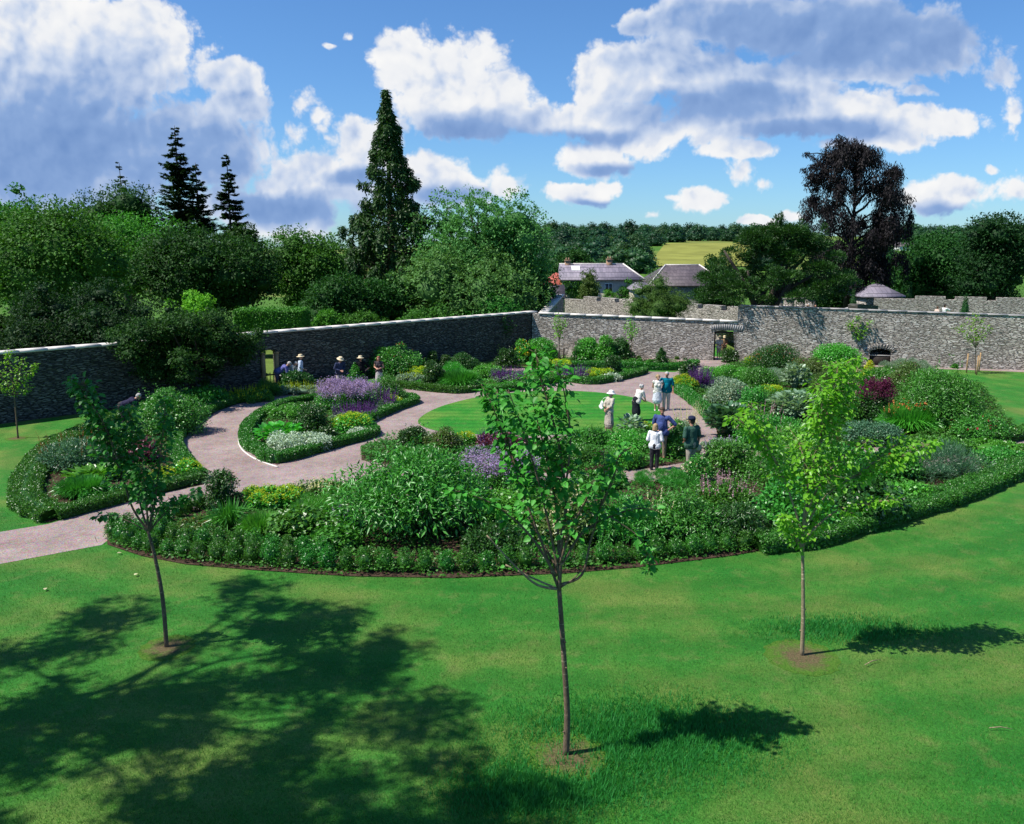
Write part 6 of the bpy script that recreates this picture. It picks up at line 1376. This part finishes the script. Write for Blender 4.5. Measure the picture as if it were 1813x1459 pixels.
pg = gr(1222, 840); _, hw = person('man in a green shirt, navy cap and khaki trousers seen from behind', pg, 1.92, R(28), .03, ('waist', 'down'), BOTTLE, .42, 'trousers', (.34, .30, .24), hair='dark', hat=('cap', plain('navy_cotton', (.02, .024, .05), .9, .1, .1)), skin=SKIN_TAN, girth=1.14, head=(.2, .1), vox=.009)
s = Soup(); n = 24
prof = [(.0005, .0), (.06, .004), (.10, .0), (.105, -.05), (.17, -.085), (.172, -.08), (.112, -.045), (.107, .006), (.06, .012), (.0005, .01)]
V = [(r * math.cos(t * 2 * math.pi / n), r * math.sin(t * 2 * math.pi / n), z) for r, z in prof for t in range(n)]
s.add(V, [np.array([(i * n + t, i * n + (t + 1) % n, (i + 1) * n + (t + 1) % n, (i + 1) * n + t) for i in range(len(prof) - 1) for t in range(n)])])
o = s.build('straw_hat', STRAW, None, True, loc=hw[1] + Vector((.02, -.06, -.12))); o.rotation_euler = (R(75), R(10), R(20)); tag(o, 'straw hat held by the man in the green shirt', 'hat')
# by the dark wall
def along_wall(px, py): return gr(px, py)
person('man in a dark navy jumper bent over double in the left bed', gr(222, 757), 1.78, R(-75), 1.15, ('hang', 'hang'), (.03, .028, .06), .9, 'trousers', (.05, .045, .045), hair='grey', vox=.011, head=(0, -.2))
person('man in a blue patterned shirt bending forward beside the gateway', gr(494, 689), 1.78, R(-80), 1.05, ('hang', 'hang'), (.10, .12, .36), .5, 'trousers', (.13, .10, .16), hair='grey', vox=.012, girth=1.12, tstr=(.16, .15, .34))
person('person in white stooping behind the man in the blue patterned shirt', gr(512, 685), 1.55, R(-100), .8, ('hang', 'hang'), CREAM, .6, 'trousers', (.5, .5, .48), hair='white', vox=.013)
person('man in a cream sun hat, pale blue shirt and pale trousers by the dark wall', gr(533, 686), 1.74, R(-75), .08, ('down', 'waist'), (.50, .58, .72), .8, 'trousers', (.52, .54, .60), hair='grey', hat=('brim', STRAW), vox=.012)
person('man in a cream sun hat and navy sweater looking down, left of the white rose', gr(602, 690), 1.74, R(-140), .22, ('front', 'front'), (.045, .055, .11), .9, 'trousers', (.58, .54, .44), hair='grey', hat=('brim', STRAW), vox=.012, girth=1.12, head=(0, .25))
person('man in a cream sun hat and black shirt, right of the white rose', gr(640, 690), 1.76, R(-170), .05, ('hip', 'down'), (.008, .008, .010), .45, 'trousers', (.55, .46, .32), hair='dark', hat=('brim', STRAW), vox=.012, girth=1.12, skin=SKIN_TAN)
person('auburn-haired woman in a dark top and pale patterned skirt, arms folded', gr(672, 686), 1.68, R(175), .05, ('front', 'front'), (.06, .05, .055), .1, 'skirt', (.55, .52, .50), hair='auburn', hairstyle='long', female=True, vox=.012, head=(0, .2), bstr=(.36, .33, .33))
# couple in the doorway and strollers on the terrace
person('person in white reading in the doorway of the pale wall, left of two', gr(1272, 635), 1.52, R(190), .10, ('front', 'front'), CREAM, .45, 'shorts', (.52, .45, .33), hair='grey', hat=('cap', STRAW), vox=.014, head=(0, .3), shoes=SHOE_L)
person('person in a brown shirt reading in the doorway of the pale wall, right of two', gr(1281, 634), 1.52, R(165), .10, ('front', 'front'), (.22, .15, .09), .45, 'trousers', (.12, .09, .06), hair='dark', hat=('cap', STRAW), vox=.014, head=(0, .3))
T_ = lambda px, Y: Vector((at(px, 545, Y).x, Y, 1.35))
person('stroller in a pale pink top on the terrace beside the cone bush', T_(1659, 65.5), 1.60, R(-80), .1, ('waist', 'waist'), (.62, .48, .40), .45, 'trousers', (.5, .42, .34), hair='brown', vox=.014)
person('stroller in a white shirt with an outstretched arm on the terrace beside the cone bush', T_(1673, 65), 1.78, R(-80), .0, ('reach', ((.25, .25, 1.3), (.15, .52, 1.25))), (.74, .74, .74), .45, 'trousers', (.2, .2, .22), hair='dark', vox=.014)
person('visitor in a pale blue shirt beneath the yew, behind the stone merlons', T_(1432, 66), 1.76, R(100), .05, ('down', 'waist'), (.42, .50, .72), .45, 'trousers', (.4, .38, .36), hair='grey', vox=.014)
person('visitor in a white top right of the one in pale blue, beneath the yew', T_(1444, 67.5), 1.60, R(150), .05, ('down', 'down'), (.74, .74, .72), .3, 'skirt', (.3, .28, .3), hair='dark', hairstyle='bob', female=True, vox=.014)

# ------------------------------------------------------------------ sky
def build_world():
    w = bpy.data.worlds.new('World'); scene.world = w; w.use_nodes = True; nt = w.node_tree; nt.nodes.clear()
    out = nt.nodes.new('ShaderNodeOutputWorld')
    sky = N(nt, 'ShaderNodeTexSky'); sky.sky_type = 'NISHITA'; sky.sun_disc = False; sky.sun_elevation = SUN_EL
    sky.sun_rotation = math.atan2(-Ld.x, -Ld.y); sky.altitude = 100; sky.air_density = 1.0; sky.dust_density = 0.25; sky.ozone_density = 2.0
    hs = N(nt, 'ShaderNodeHueSaturation'); hs.inputs['Saturation'].default_value = 1.0; hs.inputs['Value'].default_value = 1.0; nt.links.new(sky.outputs[0], hs.inputs['Color'])
    b1 = N(nt, 'ShaderNodeBackground'); b1.inputs['Strength'].default_value = SKY_STR; nt.links.new(mixc(nt, 1.0, hs.outputs[0], (0.55, 0.86, 1.20), 'MULTIPLY'), b1.inputs['Color'])
    tc = N(nt, 'ShaderNodeTexCoord'); sx = N(nt, 'ShaderNodeSeparateXYZ'); nt.links.new(tc.outputs['Generated'], sx.inputs[0])
    y = math_(nt, 'MAXIMUM', sx.outputs[1], 0.08)
    u = math_(nt, 'DIVIDE', sx.outputs[0], y); v = math_(nt, 'DIVIDE', sx.outputs[2], y)
    cb = N(nt, 'ShaderNodeCombineXYZ'); nt.links.new(u, cb.inputs[0]); nt.links.new(v, cb.inputs[1]); p0 = cb.outputs[0]
    def nz(vec, scale, det, rough=.55, typ=None):
        n = N(nt, 'ShaderNodeTexNoise'); n.inputs['Scale'].default_value = scale; n.inputs['Detail'].default_value = det; n.inputs['Roughness'].default_value = rough
        n.noise_dimensions = '2D'; nt.links.new(vec, n.inputs['Vector']); return n
    wn = nz(p0, 7, 5)
    wp = N(nt, 'ShaderNodeVectorMath', operation='MULTIPLY_ADD'); nt.links.new(wn.outputs['Color'], wp.inputs[0]); wp.inputs[1].default_value = (.045, .035, 0)
    of = N(nt, 'ShaderNodeVectorMath', operation='ADD'); nt.links.new(p0, of.inputs[0]); of.inputs[1].default_value = (-.0225, -.0175, 0); nt.links.new(of.outputs[0], wp.inputs[2]); p = wp.outputs[0]
    def field(blobs, vec, k):
        m = None
        for (cx, cy, rx, ry) in blobs:
            x, yy, z = ray(cx, cy); cu, cv = x / yy, z / yy; g = 1.85 if (rx < 46 and k < .19) else 1.0; a, b = F_PX / (rx * g), F_PX / (ry * g)
            q = N(nt, 'ShaderNodeVectorMath', operation='MULTIPLY_ADD'); nt.links.new(vec, q.inputs[0]); q.inputs[1].default_value = (a, b, 0); q.inputs[2].default_value = (-cu * a, -cv * b, 0)
            l = N(nt, 'ShaderNodeVectorMath', operation='LENGTH'); nt.links.new(q.outputs[0], l.inputs[0]); l = l.outputs['Value']
            if rx < 46 and k < .19: l = math_(nt, 'ADD', l, .56)
            m = l if m is None else math_(nt, 'SMOOTH_MIN', m, l, k)
        return m
    CL = [(785, 145, 120, 85), (715, 110, 70, 70), (885, 185, 75, 55), (830, 215, 120, 45), (940, 210, 50, 35), (120, 130, 240, 150), (90, 270, 280, 120), (250, 60, 90, 70), (60, 40, 140, 80), (330, 250, 170, 90),
          (400, 140, 70, 35), (430, 185, 65, 50), (470, 220, 40, 45), (280, 125, 34, 20), (545, 190, 30, 48), (572, 215, 22, 32), (520, 240, 40, 40), (560, 325, 140, 60), (650, 265, 65, 55), (760, 315, 80, 50), (830, 335, 60, 30), (480, 375, 160, 45), (905, 325, 45, 30),
          (1060, 150, 75, 85), (1120, 130, 80, 65), (1190, 110, 100, 75), (1265, 150, 100, 70), (1130, 35, 55, 32), (1240, 30, 120, 55), (1420, 45, 230, 65), (1600, 70, 190, 60), (1530, 110, 150, 45), (1340, 165, 120, 60), (1440, 165, 80, 32), (1300, 215, 130, 40),
          (1020, 208, 100, 32), (1100, 225, 90, 40), (1060, 275, 95, 38), (1130, 245, 80, 38), (1440, 210, 120, 40), (1530, 200, 75, 42), (1645, 215, 95, 32), (1622, 165, 38, 18), (1570, 250, 80, 24), (1020, 345, 62, 22), (1070, 330, 40, 20), (1320, 270, 75, 17), (1312, 308, 40, 26), (1350, 325, 32, 13),
          (1240, 355, 52, 24), (1188, 350, 22, 9), (1340, 388, 46, 13), (1400, 375, 42, 16), (1155, 378, 18, 11), (1470, 262, 36, 12), (1680, 345, 85, 38), (1785, 330, 38, 32), (1745, 296, 15, 14), (1780, 115, 45, 45), (1795, 190, 25, 50), (628, 64, 18, 12), (592, 85, 24, 8)]
    GR = [(80, 265, 350, 125), (330, 290, 130, 70), (840, 235, 110, 28), (1490, 68, 350, 74), (1330, 185, 110, 36), (1235, 195, 130, 28), (1010, 236, 100, 15), (1440, 240, 140, 20), (1090, 296, 70, 12), (520, 370, 170, 28), (790, 345, 80, 16), (1690, 378, 80, 14), (640, 320, 60, 16), (1060, 360, 60, 8)]
    m = field(CL, p, .18)
    n1 = nz(p0, 11, 7, .6)
    def vor(vec, scale, det, smooth):
        q = N(nt, 'ShaderNodeTexVoronoi', feature='SMOOTH_F1'); q.voronoi_dimensions = '2D'; q.inputs['Scale'].default_value = scale; q.inputs['Detail'].default_value = det
        q.inputs['Roughness'].default_value = .6; q.inputs['Smoothness'].default_value = smooth; q.normalize = True; nt.links.new(vec, q.inputs['Vector']); return q
    def shift(vec, dx, dy):
        q = N(nt, 'ShaderNodeVectorMath', operation='ADD'); nt.links.new(vec, q.inputs[0]); q.inputs[1].default_value = (dx, dy, 0); return q.outputs[0]
    vs = vor(p, 36, 3, .2); va = vor(p, 24, 2.0, .4); vb = vor(shift(p, -.009, .011), 24, 2.0, .4)
    n2 = nz(shift(p0, -.016, .022), 11, 7, .6)
    D = math_(nt, 'MULTIPLY', math_(nt, 'SUBTRACT', 1.0, m), 1.6)
    D = math_(nt, 'ADD', D, math_(nt, 'MULTIPLY_ADD', n1.outputs['Fac'], 1.5, -.75))
    D = math_(nt, 'ADD', D, math_(nt, 'MULTIPLY_ADD', vs.outputs['Distance'], -1.5, .47))
    al = N(nt, 'ShaderNodeMapRange', interpolation_type='SMOOTHSTEP'); nt.links.new(D, al.inputs[0]); al.inputs[1].default_value = .0; al.inputs[2].default_value = .5
    g = field(GR, p, .2)
    gg = math_(nt, 'ADD', g, math_(nt, 'MULTIPLY_ADD', n1.outputs['Fac'], -.9, .42))
    gm = N(nt, 'ShaderNodeMapRange', interpolation_type='SMOOTHSTEP'); nt.links.new(gg, gm.inputs[0]); gm.inputs[1].default_value = .2; gm.inputs[2].default_value = 1.9
    # gm 0 in the grey undersides, 1 in the lit tops
    rel = math_(nt, 'ADD', math_(nt, 'MULTIPLY', math_(nt, 'SUBTRACT', vb.outputs['Distance'], va.outputs['Distance']), .8), math_(nt, 'MULTIPLY', math_(nt, 'SUBTRACT', n1.outputs['Fac'], n2.outputs['Fac']), .55))
    rel = math_(nt, 'MULTIPLY', rel, math_(nt, 'MULTIPLY_ADD', gm.outputs[0], .65, .35))
    thick = N(nt, 'ShaderNodeMapRange'); nt.links.new(D, thick.inputs[0]); thick.inputs[1].default_value = .15; thick.inputs[2].default_value = 1.1; thick.inputs[3].default_value = 1.0; thick.inputs[4].default_value = .80
    lit = math_(nt, 'ADD', math_(nt, 'MULTIPLY', math_(nt, 'MULTIPLY_ADD', gm.outputs[0], .60, .26), thick.outputs[0]), rel)
    lit = math_(nt, 'ADD', lit, math_(nt, 'MULTIPLY_ADD', n1.outputs['Fac'], .14, -.06), clamp=True)
    c = ramp(nt, lit, [(.0, (.125, .255, .560)), (.30, (.27, .42, .73)), (.52, (.60, .70, .89)), (.72, (.90, .92, .96)), (1, (1.0, 1.0, 1.0))])
    b2 = N(nt, 'ShaderNodeBackground'); b2.inputs['Strength'].default_value = .67; nt.links.new(c, b2.inputs['Color'])
    fr = N(nt, 'ShaderNodeMapRange'); nt.links.new(sx.outputs[1], fr.inputs[0]); fr.inputs[1].default_value = .1; fr.inputs[2].default_value = .35
    fac = math_(nt, 'MULTIPLY', al.outputs[0], fr.outputs[0])
    mx = N(nt, 'ShaderNodeMixShader'); nt.links.new(fac, mx.inputs[0]); nt.links.new(b1.outputs[0], mx.inputs[1]); nt.links.new(b2.outputs[0], mx.inputs[2]); nt.links.new(mx.outputs[0], out.inputs['Surface'])
    w.cycles.sampling_method = 'MANUAL'; w.cycles.sample_map_resolution = 512
SKY_STR = 0.085
build_world()
